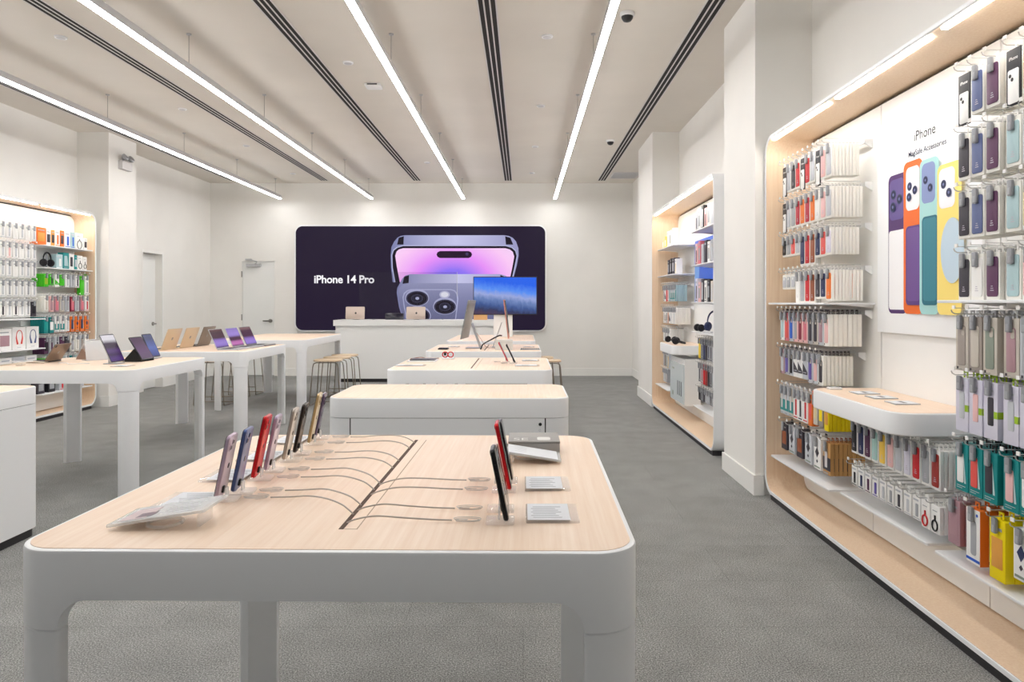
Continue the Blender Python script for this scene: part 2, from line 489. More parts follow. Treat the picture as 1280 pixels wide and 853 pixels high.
SCR = radial_lit('pink_wallpaper', [(0, (84, 84, 236)), (.22, (140, 110, 240)), (.42, (226, 138, 244)), (.68, (246, 196, 242)), (1, (238, 218, 246))], (sx(566) - ox, sz(356) - oz), 1.28, 1.0, .75)
DK = E((22, 14, 30)); LT = E((176, 178, 214)); MID = E((62, 60, 86)); PUR = E((70, 58, 100))
b = MB(DK)
yy = [-.0645]
def layer(pts, m_):
    b.poly(SP(pts), yy[0] - .0004, yy[0], m_); yy[0] -= .0005
def ell(cx, cy, rx, ry, n=28): return [(cx + rx * math.cos(2 * PI * k / n), cy + ry * math.sin(2 * PI * k / n)) for k in range(n)]
layer([(491, 353), (489, 335), (488.4, 319.5), (489.5, 309), (493, 302), (497, 297.3), (501, 295.2), (506, 294.3), (630, 294.3), (636, 295.2), (641, 297.6), (645, 302), (648, 310.5), (648.3, 319.5), (646, 332), (642.3, 346), (640, 353)], LAV)
layer([(496.5, 306), (498.5, 297.5), (505, 295.5), (504.5, 306)], DK)
layer([(632.4, 306), (631.5, 295.6), (638, 297.5), (641.5, 306)], DK)
layer([(493, 353), (490, 335), (489.4, 319), (491.5, 312.5), (496, 309), (504, 306.6), (632, 306.6), (640, 309), (645, 313), (647, 320), (644.5, 333), (640, 353)], LT)
layer([(494.5, 353), (491.2, 335), (490.6, 319), (492.5, 313.5), (497, 310), (504, 307.9), (632, 307.9), (639.5, 310), (644, 314), (645.8, 320), (643.2, 333), (638.8, 353)], DK)
layer([(500, 353), (496.5, 335), (494.2, 320), (496, 314.6), (499, 312), (504, 310.6), (631.8, 310.6), (637, 312), (641, 315), (642.8, 321), (640.5, 334), (636.5, 353)], SCR)
layer([(550, 314.1), (586, 314.1), (589, 315.6), (590.2, 318.4), (589, 321.2), (586, 322.8), (550, 322.8), (547, 321.2), (545.8, 318.4), (547, 315.6)], E((34, 12, 40)))
layer(ell(583.8, 317.8, 1.9, 1.9, 14), PUR)
# lower phone, seen from its back
layer([(504.5, 402), (499, 384), (496, 366), (496.8, 360), (499.6, 355), (503, 348.5), (507, 344.6), (513, 342.9), (626, 342.9), (632, 344.8), (637, 349), (641, 356), (643, 364), (639, 384), (633, 402)], LAV)
layer([(503.3, 355), (505.4, 346), (511.5, 344.3), (511, 354)], DK)
layer([(625, 352), (625.5, 344), (632, 346.5), (635.5, 352.5)], DK)
layer([(506, 402), (500.5, 384), (497.6, 367), (498.8, 361), (502.5, 357), (510, 354.2), (628, 354.2), (636, 357), (641, 363), (641.5, 368), (637.5, 384), (631.5, 402)], BODY)
layer([(509, 402), (505, 384), (503.4, 372), (505, 366.5), (509, 363), (514, 361.6), (564, 361.6), (569, 363.2), (572, 367), (573, 374), (571.5, 388), (570, 402)], LT)
layer([(510.2, 402), (506.2, 384), (504.7, 372.5), (506.2, 367.5), (510, 364.2), (514.5, 363), (563.5, 363), (568, 364.4), (570.7, 368), (571.6, 374), (570.2, 388), (568.6, 402)], BODY)
for (cx, cy, rx, ry) in ((521.6, 373, 15, 10), (556.3, 383.5, 14.8, 10), (523, 395, 16, 11)):
    layer(ell(cx, cy - 1.6, rx * .96, ry), LT); layer(ell(cx, cy, rx, ry), LT); layer(ell(cx, cy + .2, rx * .93, ry * .92), MID); layer(ell(cx, cy + .3, rx * .8, ry * .8), DK)
    layer(ell(cx, cy + .3, rx * .5, ry * .52), MID); layer(ell(cx, cy + .3, rx * .42, ry * .44), E((34, 32, 52))); layer(ell(cx + .3, cy + .2, 2.4, 1.8, 14), LT)
layer(ell(556, 368.5, 6.6, 4.6), E((190, 190, 220))); layer(ell(556, 368.5, 4.6, 3.2), E((232, 232, 244)))
b.build('phone_picture', r, smooth=None)
b = MB(E((250, 248, 252)))
add_text(b, 'iPhone 14 Pro', 1.0, sx(393) - ox, -.0655, sz(354.4) - oz, None, .022, fit_w=75 / S, align='LEFT', spacing=.96)
b.build('lettering', r, smooth=None)

# ------------------------------------------------------------------ tables
def table(name, x0, x1, y0, y1, h, label, slot=True, rotz=0.0, R=.085, legw=.105, apron=.092, zj=None, grp='display tables'):
    w, l = x1 - x0, y1 - y0
    r = empty(name, ((x0 + x1) / 2, (y0 + y1) / 2, 0), label, 'table', grp, (0, 0, rotz))
    zj = h - .148 if zj is None else zj
    fr = .055; th = .03; za = h - apron
    # perimeter samples with the apron's lower edge rising over fillets between legs
    P = []
    def zlow(t):
        if t <= 0: return zj
        if t >= fr: return za
        return za - (fr - math.sqrt(max(0, fr * fr - (fr - t) ** 2)))
    def straight(ax, sgn, length, other):
        e = [R + .001, legw - .003, legw]
        e += [legw + fr * (1 - math.cos(PI / 2 * k / 9)) for k in range(1, 10)]
        half = length / 2
        us = [half - t for t in e]
        us = us + [-u for u in reversed(us)]
        return us
    for side in range(4):
        if side == 0: fix, length, sg = l / 2, w, 1      # +y side, going -x
        elif side == 1: fix, length, sg = -w / 2, l, 1   # -x side, going -y
        elif side == 2: fix, length, sg = -l / 2, w, -1  # -y side, going +x
        else: fix, length, sg = w / 2, l, -1             # +x side, going +y
        for u in straight(0, 1, length, 0):
            t = length / 2 - abs(u) - legw
            u2 = u * sg
            P.append(((u2, fix) if side in (0, 2) else (fix, u2), zlow(t), side))
        # corner arc after this side
        cx = {0: -1, 1: -1, 2: 1, 3: 1}[side] * (w / 2 - R); cy = {0: 1, 1: -1, 2: -1, 3: 1}[side] * (l / 2 - R)
        a0 = {0: 90, 1: 180, 2: 270, 3: 0}[side]
        for k in range(1, 10):
            a = math.radians(a0 + 9.0 * k)
            P.append(((cx + R * math.cos(a), cy + R * math.sin(a)), zj, 4 + side))
    def inset(p, side, d):
        (x, y) = p
        if side == 0: return (x, y - d)
        if side == 1: return (x + d, y)
        if side == 2: return (x, y + d)
        if side == 3: return (x - d, y)
        s = side - 4
        cx = {0: -1, 1: -1, 2: 1, 3: 1}[s] * (w / 2 - R); cy = {0: 1, 1: -1, 2: -1, 3: 1}[s] * (l / 2 - R)
        k = max(R - d, .001) / R
        return (cx + (x - cx) * k, cy + (y - cy) * k)
    bv = .006
    def ring(d, zf): return [(*inset(p, s, d), zf(z)) for p, z, s in P]
    mb = MB(WHITE)
    mb.rings([ring(th, lambda z: h - .03), ring(th, lambda z: z), ring(0, lambda z: z), ring(0, lambda z: h - bv), ring(.29 * bv, lambda z: h - .29 * bv), ring(bv, lambda z: h), ring(.012, lambda z: h)], cap0=False, cap1=True)
    mb.add(ring(th - .002, lambda z: za + .004), [tuple(range(len(P)))])
    for (a, c) in ((1, 1), (-1, 1), (-1, -1), (1, -1)):
        # leg: outer corner follows the top's big radius, the rest is eased
        def legring(d, z):
            pts = []
            for (qa, qc, a0) in ((1, 1, 0), (-1, 1, 90), (-1, -1, 180), (1, -1, 270)):
                if qa == -a and qc == -c:
                    # inner corner is cut back diagonally
                    hx, cut = legw / 2 - d, legw - .034
                    p_x = (a * (w / 2 - legw / 2) + qa * hx, c * (l / 2 - legw / 2) + qc * (hx - cut))
                    p_y = (a * (w / 2 - legw / 2) + qa * (hx - cut), c * (l / 2 - legw / 2) + qc * hx)
                    s_, e_ = (p_x, p_y) if a0 in (0, 180) else (p_y, p_x)
                    for k in range(9):
                        pts.append((s_[0] + (e_[0] - s_[0]) * k / 8, s_[1] + (e_[1] - s_[1]) * k / 8, z))
                    continue
                rad = R if (qa == a and qc == c) else .012
                rad2 = max(rad - d, .002)
                ccx = a * (w / 2 - legw / 2) + qa * (legw / 2 - rad); ccy = c * (l / 2 - legw / 2) + qc * (legw / 2 - rad)
                for k in range(9):
                    an = math.radians(a0 + 90 * k / 8)
                    pts.append((ccx + rad2 * math.cos(an), ccy + rad2 * math.sin(an), z))
            return pts
        lb = MB(WHITE); lb.rings([legring(.003, .0), legring(.0012, .004), legring(.0012, zj - .004), legring(.004, zj - .0008)]); lb.build('leg', r)
        mb.rings([legring(.0025, zj + .0004), legring(.0025, h - .03)])
    mb.build('frame', r)
    tb = MB(WOOD); tb.slab(w - .022, l - .022, R - .011, h - .012, h + .0012, .0006, n=9); tb.build('tabletop', r)
    if slot:
        s0, s1 = -l / 2 + .128 * l / 1.17, l / 2 - .10
        sb = MB(mat('slot_brown', (84, 62, 48), .8)); sb.box(.0, s0, h + .0008, .010, s1, h + .0018); sb.build('cable_slot', r)
        fb = MB(mat('seam', (176, 150, 124), .7)); fb.box(.036, s0, h + .0008, .0385, s1, h + .0016); fb.box(.011, s0, h + .0008, .036, s0 + .003, h + .0015); fb.build('flap_seam', r)
    return r

HT = .885
T1 = table('display_table', -.962, .226, 1.33, 2.51, .89, 'large white display table with pale wood top and leaning phones in front', rotz=-math.radians(.8), grp='display tables')
T3 = table('display_table', -.955, .205, 4.98, 6.12, HT, 'white wood-topped display table right behind the white cabinet')
T4 = table('display_table', -.945, .175, 6.90, 8.08, HT, 'white wood-topped display table carrying the two thin computers')
T5 = table('display_table', -.945, .15, 8.80, 10.5, HT, 'white wood-topped display table before the blue monitor and counter', slot=False)
L1 = table('display_table', -3.88, -2.70, 4.97, 6.17, HT, 'white display table with tablets beside the low white cabinet', slot=False)
L2 = table('display_table', -3.88, -2.66, 6.86, 8.13, HT, 'white display table with six open laptops', slot=False)
L3 = table('display_table', -3.9, -2.74, 9.02, 10.9, HT, 'empty white wood-topped table between two rows of stools', slot=False)

def cabinet(x0, x1, y0, y1, h, label, split=True, side_split=False):
    w, l = x1 - x0, y1 - y0
    R = .085
    r = empty('storage_cabinet', ((x0 + x1) / 2, (y0 + y1) / 2, 0), label, 'cabinet', 'low storage cabinets')
    b = MB(WHITE)
    def cr(d, z): return [(x, y, z) for x, y in rrect(w - 2 * d, l - 2 * d, R - d, 9)]
    b.rings([cr(.001, h - .096), cr(0, h - .095), cr(0, h - .006), cr(.0017, h - .0017), cr(.006, h)]); b.build('top_band', r)
    b = MB(WOOD); b.slab(w - .022, l - .022, R - .011, h - .012, h + .0012, .0006, n=9); b.build('tabletop', r)
    b = MB(DARKK); b.slab(w - .03, l - .03, R - .01, 0, .05, 0); b.build('toe_kick', r)
    b = MB(SLOTD); b.slab(w - .012, l - .012, R, .05, h - .0962, 0); b.build('inner_gap', r)
    b = MB(WHITE)
    e = .115
    # two rounded end uprights and the flat front between them
    for s in (-1, 1):
        pts = []
        for k in range(10):
            a = math.radians(270 + 9 * k)
            pts.append((s * (w / 2 - R + R * math.cos(a)), -l / 2 + R + R * math.sin(a)))
        pts += [(s * w / 2, l / 2 - R)]
        for k in range(1, 10):
            a = math.radians(9 * k)
            pts.append((s * (w / 2 - R + R * math.cos(a)), l / 2 - R + R * math.sin(a)))
        pts += [(s * (w / 2 - e), l / 2), (s * (w / 2 - e), -l / 2)]
        if s < 0: pts = pts[::-1]
        bb = MB(WHITE); bb.rings([[(x, y, .05) for x, y in pts], [(x, y, h - .0985) for x, y in pts]]); bb.build('end_panel', r)
    z0 = .056
    zs = [h - .0985, h - .36, h - .62, z0] if split else [h - .0985, z0]
    for k in range(len(zs) - 1):
        d = MB(WHITE); d.box(-w / 2 + e + .006, -l / 2, zs[k + 1] + .003, w / 2 - e - .006, -l / 2 + .02, zs[k]); dr = d.build('drawer_front', r)
        q = MB(CHROME, BLACK); q.lathe([(.008, 0), (.008, .004)], 14, BLACK, Matrix.Translation((w / 2 - e - .028, -l / 2, zs[k] - .028)) @ Matrix.Rotation(PI / 2, 4, 'X')); q.build('lock', dr)
    d = MB(WHITE); d.box(-w / 2 + e + .003, l / 2 - .02, z0, w / 2 - e - .003, l / 2, h - .1); d.build('rear_panel', r)
    if split:
        q = MB(ALU)
        q.rings([[(.0055 * math.cos(2 * PI * k / 14) * s + .0, 0, .0055 * math.sin(2 * PI * k / 14) * s) for k in range(14)] for s in (1, .7)], None, Matrix.Translation((w / 2 - e - .03, -l / 2 - .003, h - .156)), False, False)
        q.build('key_ring', r)
    return r
CAB = cabinet(-.962, .226, 3.51, 4.12, HT, 'low white storage cabinet with drawers and wood top behind the front table')
CAB2 = cabinet(-3.96, -2.83, 3.55, 4.24, .865, 'low white storage cabinet before the tablet table', split=False)

# ------------------------------------------------------------------ counter and what stands on it
r = empty('service_counter', (-1.85, 12.6, 0), 'long white service counter under the back screen', 'counter')
b = MB(WHITEP); b.box(-1.38, -.36, .96, 1.39, .32, 1.06); b.build('worktop', r)
b = MB(WHITEP); b.box(-1.35, -.33, .06, 1.36, .3, .9595); b.build('body', r)
b = MB(DARKK); b.box(-1.33, -.30, 0, 1.34, .28, .0598); b.build('toe_kick', r)
r = empty('acrylic_shield', (-2.0, 12.5, 1.06), 'tall clear acrylic shield standing on the counter', 'shield')
b = MB(clear_mat('shield_acrylic', .09, (70, 70, 78), .06)); b.box(-.85, -.004, .004, .85, .004, .83); b.build('sheet', r)
b = MB(CLEARF); b.box(.848, -.006, .40, .856, .006, .83); b.build('edge_highlight', r)  # frosted strip stands in for the white highlight on the sheet's edge
for s in (-1, 1):
    b = MB(CLEARF); b.box(s * .6 - .01, -.1, 0.0005, s * .6 + .01, .1, .012); b.build('foot', r)
def register(x, rgb, label):
    r = empty('point_of_sale_screen', (x, 12.36, 1.06), label, 'screen', 'counter screens', (-.16, 0, PI))
    return r
def logo_disc(mb, x, y, z, rad, m_):
    mb.rings([[(x + rad * math.cos(2 * PI * k / 16), y, z + rad * math.sin(2 * PI * k / 16)) for k in range(16)], [(x + rad * math.cos(2 * PI * k / 16), y + .0008, z + rad * math.sin(2 * PI * k / 16)) for k in range(16)]], m_)
def pos_tablet(x, label):
    r = empty('counter_tablet', (x, 12.33, 1.072), label, 'tablet', 'silver tablets on the counter', (-.12, 0, 0))
    b = MB(mat('champagne_metal', (196, 180, 168), .35, metal=.5)); b.plate(.325, .215, .018, -.006, .006, .002); b.build('back_shell', r)
    b = MB(BLACK); logo_disc(b, .01, -.0075, .105, .016, BLACK); b.plate(.008, .006, .003, -.0075, -.0066, cx=.012, z0=.124); b.build('logo', r)
    b = MB(BLACK); b.plate(.31, .2, .012, .0062, .007, z0=.0075); b.build('screen', r)
    b = MB(ALU); b.box(-.05, .0075, .0, .05, .1, .006); b.box(-.02, .0075, .0, .02, .02, .12); b.build('stand', r)
pos_tablet(-2.88, 'silver tablet with dark round logo at the near end of the counter')
pos_tablet(-1.84, 'silver tablet with dark round logo at mid counter, over the camera picture')
r = empty('card_terminal', (-2.22, 12.4, 1.0605), 'dark low tablet lying against the shield on the counter', 'tablet')
b = MB(mat('dark_glass', (30, 28, 44), .15)); b.plate(.32, .115, .012, -.006, .006, .002); b.build('body', r, rot=(-.2, 0, 0))
b = MB(ALU); b.box(-.16, -.01, .0, .16, .05, .004); b.build('stand', r)
r = empty('parcel_box', (-.72, 12.42, 1.0605), 'small kraft parcel box at the counter end', 'box')
b = MB(C((222, 172, 116))); b.box(-.13, -.07, 0, .1, .07, .095); b.build('carton', r)
b = MB(C((198, 146, 92))); b.box(-.131, -.02, .03, .101, .02, .0956); b.build('tape', r)
# ------------------------------------------------------------------ monitor behind the rear table
r = empty('monitor', (-.25, 10.02, HT + .0015), 'wide monitor showing a blue city skyline on a white stand', 'monitor')
b = MB(WHITEP); b.plate(.26, .47, .006, -.012, .012, .002, cx=-.03, z0=.004); b.box(-.16, -.09, 0, .10, .12, .008); b.build('stand', r)
b = MB(BLACK); b.plate(.885, .53, .008, -.045, -.0125, .003, z0=.30); b.build('bezel', r)
def skyline_mat():
    m, nt, bs = nodes_of('city_wallpaper', .2)
    tc = nt.nodes.new('ShaderNodeTexCoord'); sp = nt.nodes.new('ShaderNodeSeparateXYZ')
    nt.links.new(tc.outputs['Object'], sp.inputs['Vector'])
    mr = nt.nodes.new('ShaderNodeMapRange'); mr.inputs['From Min'].default_value = .31; mr.inputs['From Max'].default_value = .82
    nz = nt.nodes.new('ShaderNodeTexNoise'); nz.inputs['Scale'].default_value = 15; nz.inputs['Detail'].default_value = 8
    mp = nt.nodes.new('ShaderNodeMapping'); mp.inputs['Scale'].default_value = (1.6, 1, 1)
    nt.links.new(tc.outputs['Object'], mp.inputs['Vector']); nt.links.new(mp.outputs['Vector'], nz.inputs['Vector'])
    ad = nt.nodes.new('ShaderNodeMath'); ad.operation = 'MULTIPLY_ADD'; ad.inputs[1].default_value = .19; 
    nt.links.new(sp.outputs['Z'], mr.inputs['Value'])
    nt.links.new(nz.outputs['Fac'], ad.inputs[0]); nt.links.new(mr.outputs['Result'], ad.inputs[2])
    a2 = nt.nodes.new('ShaderNodeMath'); a2.operation = 'MULTIPLY_ADD'; a2.inputs[1].default_value = .22
    nt.links.new(sp.outputs['X'], a2.inputs[0]); nt.links.new(ad.outputs[0], a2.inputs[2])
    rr = ramp(nt, [(.04, (74, 54, 78)), (.16, (40, 50, 92)), (.30, (58, 84, 142)), (.46, (104, 128, 182)), (.58, (150, 164, 216)), (.74, (84, 140, 238)), (.95, (30, 96, 232))])
    nt.links.new(a2.outputs[0], rr.inputs['Fac'])
    bs.inputs['Base Color'].default_value = (.01, .01, .01, 1)
    nt.links.new(rr.outputs['Color'], bs.inputs['Emission Color']); bs.inputs['Emission Strength'].default_value = 1.0
    return m
b = MB(skyline_mat()); b.plate(.865, .508, .002, -.0465, -.0452, z0=.311); b.build('screen', r)

# ------------------------------------------------------------------ stools
def stool(x, y, label, rz=0.0):
    r = empty('bar_stool', (x, y, 0), label, 'stool', 'wire-legged stools', (0, 0, rz))
    hz = .60
    b = MB(SEATW)
    b.slab(.36, .32, .11, hz - .024, hz, .008, n=8); b.build('seat', r)
    for s in (-1, 1):
        b = MB(WIRE)
        p = [(s * .12, -.13, hz - .035), (s * .155, -.135, hz - .05), (s * .165, -.14, hz - .09), (s * .2, -.17, .03), (s * .2, -.165, .008), (s * .2, .165, .008), (s * .2, .17, .03), (s * .165, .14, hz - .09), (s * .155, .135, hz - .05), (s * .12, .13, hz - .035)]
        b.tube(p, .0065, 8); b.build('leg', r)
    b = MB(WIRE); b.tube([(-.19, -.16, .12), (.19, -.16, .12)], .006, 8); b.tube([(-.2, .165, .012), (.2, .165, .012)], .006, 8); b.tube([(-.12, -.13, hz - .036), (.12, -.13, hz - .036)], .006, 8); b.tube([(-.12, .13, hz - .036), (.12, .13, hz - .036)], .006, 8)
    b.build('foot_rail', r)
    return r
for k, y in enumerate((9.6, 10.07, 10.5)):
    stool(-2.6, y, 'wood-seated wire stool, %s from the front in the row facing the counter' % ORD[k])
for k, y in enumerate((9.6, 10.15, 10.72)):
    stool(-4.12, y, 'wood-seated wire stool, %s from the front in the row near the doors' % ORD[k])
stool(.32, 9.5, 'wood-seated wire stool beside the rear display table, nearer of two')
stool(.24, 10.05, 'wood-seated wire stool beside the rear display table, farther of two')

# ------------------------------------------------------------------ phones and their stands
def phone(x, y, z, rz, lean, body, back, label, h=.148, w=.0715, pro=False, screen=(20, 18, 26), case=None):
    r = empty('display_phone', (x, y, z), label, 'phone', 'phones on the front table', (-lean, 0, rz))
    t = .0078
    fm = mat('phone_frame_%d_%d_%d' % body, body, .3, metal=.55)
    bm = mat('phone_back_%d_%d_%d' % back, back, .22, spec=.5)
    b = MB(fm); b.plate(w, h, .011, -t / 2, t / 2, .0018, n=7); b.build('frame', r)
    b = MB(bm); b.plate(w - .003, h - .003, .0098, t / 2 + .0002, t / 2 + .0012, .0006, z0=.0015); b.build('back_cover', r)
    b = MB(mat('phone_glass', (14, 13, 18), .08)); b.plate(w - .003, h - .003, .0098, -t / 2 - .0012, -t / 2 - .0002, .0005, z0=.0015); b.build('screen', r)
    b = MB(bm); cw = .036 if pro else .029
    b.plate(cw, cw, .008, t / 2 + .0014, t / 2 + .003, .0006, cx=w / 2 - cw / 2 - .005, z0=h - cw - .006); cm = b.build('camera_module', r)
    L = ((-.008, .008), (.008, .0), (-.008, -.008)) if pro else ((-.006, .006), (.006, -.006))
    for (dx, dz) in L:
        q = MB(BLACK, fm); M = Matrix.Translation((w / 2 - cw / 2 - .005 + dx, t / 2 + .003, h - cw / 2 - .006 + dz)) @ Matrix.Rotation(-PI / 2, 4, 'X')
        q.lathe([(.0062, 0), (.0062, .0016), (.0052, .0018)], 16, fm, M); q.lathe([(.0048, .0018), (.0044, .0022)], 14, BLACK, M); q.build('lens', cm)
    b = MB(fm); b.box(-w / 2 - .0008, -.0016, h * .62, -w / 2 + .001, .0016, h * .70); b.box(-w / 2 - .0008, -.0016, h * .72, -w / 2 + .001, .0016, h * .80); b.box(w / 2 - .001, -.0016, h * .62, w / 2 + .0008, .0016, h * .75); b.build('side_buttons', r)
    b = MB(mat('logo_%d_%d_%d' % body, tuple(int(v * .8) for v in body), .15, metal=.6)); logo_disc(b, 0, t / 2 + .0013, h * .5, .0065, b.mats[0]); b.build('logo', r)
    b = MB(BLACK); b.plate(.012, .016, .003, t / 2 + .0013, t / 2 + .006, .001, cx=.01, z0=.012); b.build('alarm_sensor', r)
    return r
def phone_stand(x, y, z, rz, label):
    r = empty('phone_stand', (x, y, z), label, 'stand', 'acrylic phone stands', (0, 0, rz))
    b = MB(CLEAR); b.slab(.05, .06, .006, .0003, .008, .002, cy=.014); b.build('base', r)
    b = MB(CLEARF); b.plate(.024, .022, .004, .014, .018, .001, z0=.0082); b.build('back_rest', r)
    b = MB(mat('clear_cord', (206, 200, 194), .3))
    pts = []
    for k in range(41):
        a = k / 40 * 2 * PI * 2.5
        pts.append(((.010 + .003 * k / 40) * math.cos(a), .082 + (.024 + .006 * k / 40) * math.sin(a), .003 + .006 * k / 40))
    b.tube(pts, .0008, 5); b.build('cable_coil', r)
    return r
ZT = .8915
LPH = [(-.705, 1.672, (186, 166, 186), (222, 206, 222), 'lavender phone leaning at the near corner, first in the row of eight', False, .146),
       (-.692, 1.735, (74, 92, 140), (140, 152, 190), 'blue phone leaning second in the row of eight', False, .150),
       (-.695, 1.868, (198, 22, 30), (226, 34, 44), 'bright red phone leaning third in the row of eight', False, .160),
       (-.694, 1.955, (178, 164, 190), (226, 214, 232), 'lavender phone leaning directly behind the bright red phone', False, .147),
       (-.688, 2.085, (170, 160, 150), (240, 236, 230), 'cream white phone leaning fifth in the row of eight', False, .147),
       (-.688, 2.180, (46, 38, 36), (70, 60, 56), 'black phone leaning between the cream and gold phones', True, .147),
       (-.690, 2.33, (190, 164, 120), (240, 226, 196), 'gold phone leaning seventh in the row of eight', True, .16),
       (-.700, 2.43, (82, 68, 92), (104, 88, 116), 'dark purple phone leaning last in the row of eight', True, .147)]
for (x, y, f, bk, lab, pro, h) in LPH:
    phone(x, y, ZT + .0105, -PI / 2 + .12, .2, f, bk, lab, h=h, pro=pro)
    phone_stand(x, y, ZT, -PI / 2 + .12, 'clear stand under the ' + ' '.join(lab.split(' leaning')[0].split()[:3]) + ', ' + lab.split(' leaning ')[1])
RPH = [(-.034, 1.505, (26, 26, 28), (30, 30, 34), 'black phone leaning nearest the camera beside two price cards', .15),
       (-.036, 1.592, (224, 196, 190), (238, 222, 214), 'pale pink phone leaning close behind the nearest black phone', .135),
       (-.032, 1.755, (196, 20, 30), (216, 30, 40), 'red phone leaning beside the second price card', .162),
       (-.030, 1.845, (40, 40, 46), (48, 48, 54), 'black phone leaning directly behind the red phone by the grey box', .150)]
for (x, y, f, bk, lab, h) in RPH:
    phone(x, y, ZT + .0105, PI / 2, .2, f, bk, lab, h=h)
    phone_stand(x, y, ZT, PI / 2, 'clear stand under the ' + lab.replace('leaning ', ''))
# security cables
def slot_x(y): return -.362 + (y - 1.92) * .014
def cable(pts, label):
    b = MB(CABLE); b.tube(curve_pts(pts, 6), .0017, 6)
    tag(b.build('security_cable'), label, 'cable', 'phone security cables')
SY = [1.56, 1.63, 1.765, 1.83, 2.0, 2.09, 2.27, 2.36]
for k, (x, y, f, bk, lab, pro, h) in enumerate(LPH):
    xs = slot_x(SY[k])
    s_ = SY[k]
    cable([(x + .115, y + .010, ZT + .0045), (x + .16, y + .008, ZT + .006), (x + .21, y * .94 + s_ * .06 + .004, ZT + .011), (xs - .075, y * .55 + s_ * .45 + .002, ZT + .017), (xs - .035, y * .25 + s_ * .75, ZT + .015), (xs - .012, y * .06 + s_ * .94, ZT + .008), (xs - .001, s_, ZT + .0005)],
          'thin grey cable from the %s to slot' % lab.replace('leaning ', '').split(' in the row')[0])
for k, (x, y, f, bk, lab, h) in enumerate(RPH):
    s = (1.50, 1.59, 1.72, 1.81)[k]
    xs = slot_x(s)
    cable([(x - .115, y, ZT + .0045), (x - .16, y, ZT + .006), (x - .22, y * .9 + s * .1, ZT + .010), (xs + .06, y * .4 + s * .6, ZT + .014), (xs + .02, y * .1 + s * .9, ZT + .008), (xs + .001, s, ZT + .0005)],
          'thin grey cable from the %s' % lab.replace('leaning ', ''))
# price cards
def price_card(x, y, z, rz, label, w=.112, l=.128):
    r = empty('price_card', (x, y, z), label, 'price card', 'acrylic price cards', (0, 0, rz))
    b = MB(CLEAR); b.slab(w, l, .004, .0002, .006, .001); b.build('acrylic_block', r)
    b = MB(PAPER, C((168, 170, 176)))
    b.slab(w - .022, l - .008, .002, .0061, .0066, cx=-.008)
    for k in range(7): b.box(-.045 + (.0 if k % 2 else .004), -.045 + k * .013, .0067, .02 - .006 * (k % 3), -.041 + k * .013, .0069, C((168, 170, 176)))
    b.build('printed_sheet', r)
    return r
for k, y in enumerate((1.66, 1.90, 2.14, 2.39)):
    price_card(-.775, y, ZT, PI, 'flat acrylic price card left of the leaning phones, %s from the front edge' % ORD[k])
price_card(.062, 1.56, ZT, 0, 'flat acrylic price card beside the nearest black phone')
price_card(.06, 1.815, ZT, 0, 'flat acrylic price card between the red phone and table edge')
# wedge shaped acrylic signs
def wedge_sign(x, y, rz, label, length=.2, wd=.12, pic=True):
    r = empty('tilted_sign', (x, y, ZT), label, 'sign', 'tilted acrylic signs', (0, 0, rz))
    a = math.radians(9)
    M = Matrix.Translation((0, 0, .006)) @ Matrix.Rotation(-a, 4, 'Y')
    b = MB(CLEARF); b.slab(length, wd, .004, 0, .006, .001, None, M @ Matrix.Translation((length / 2, 0, 0))); b.build('acrylic_panel', r)
    b = MB(CLEARF if pic else PAPER, C((132, 112, 122)))
    b.slab(length - .02, wd - .01, .002, .0062, .0066, 0, None, M @ Matrix.Translation((length / 2, 0, 0)))
    if pic:
        b.box(.02, -wd / 2 + .012, .0067, .075, wd / 2 - .03, .007, C((196, 178, 180)), M); b.box(.05, -wd / 2 + .02, .0071, .085, -.01, .0074, C((110, 92, 104)), M)
    for k in range(5): b.box(.1, -.04 + k * .016, .0067, length - .03 - .008 * (k % 2), -.036 + k * .016, .0069, C((206, 208, 212)), M)
    b.build('printed_sheet', r)
    b = MB(CLEAR)
    b.tube([(.10 + .034 * math.cos(2 * PI * k / 24), -.02 + .034 * math.sin(2 * PI * k / 24), .006) for k in range(25)], .0035, 8); b.build('ring_foot', r)
    b = MB(CLEAR); b.box(length - .03, -.03, .0003, length - .024, .03, length * .155 * .8); b.build('prop', r)
    return r
wedge_sign(-.838, 1.505, 0, 'tilted acrylic sign with a small picture by the nearest table corner')
wedge_sign(.108, 2.10, PI, 'tilted white acrylic sign before the grey accessory box', length=.165, pic=False)
r = empty('accessory_box', (.033, 2.245, ZT), 'grey see-through topped accessory box with white print on the front table', 'box')
b = MB(C((176, 172, 168))); b.slab(.155, .15, .004, 0.0003, .034, .001); b.build('carton', r)
b = MB(mat('smoked_lid', (150, 147, 143), .55)); b.slab(.157, .152, .004, .0343, .041, .001); b.build('lid', r)
b = MB(C((214, 214, 210)))
add_text(b, 'SE', .05, -.04, 0, 0, C((214, 214, 210)))
b.v = [(v[0], v[2] - .055, .0414) for v in b.v]
b.slab(.04, .05, .01, .0412, .0416, 0, None, None, 5, .03, -.03); b.build('lid_print', r, smooth=None)

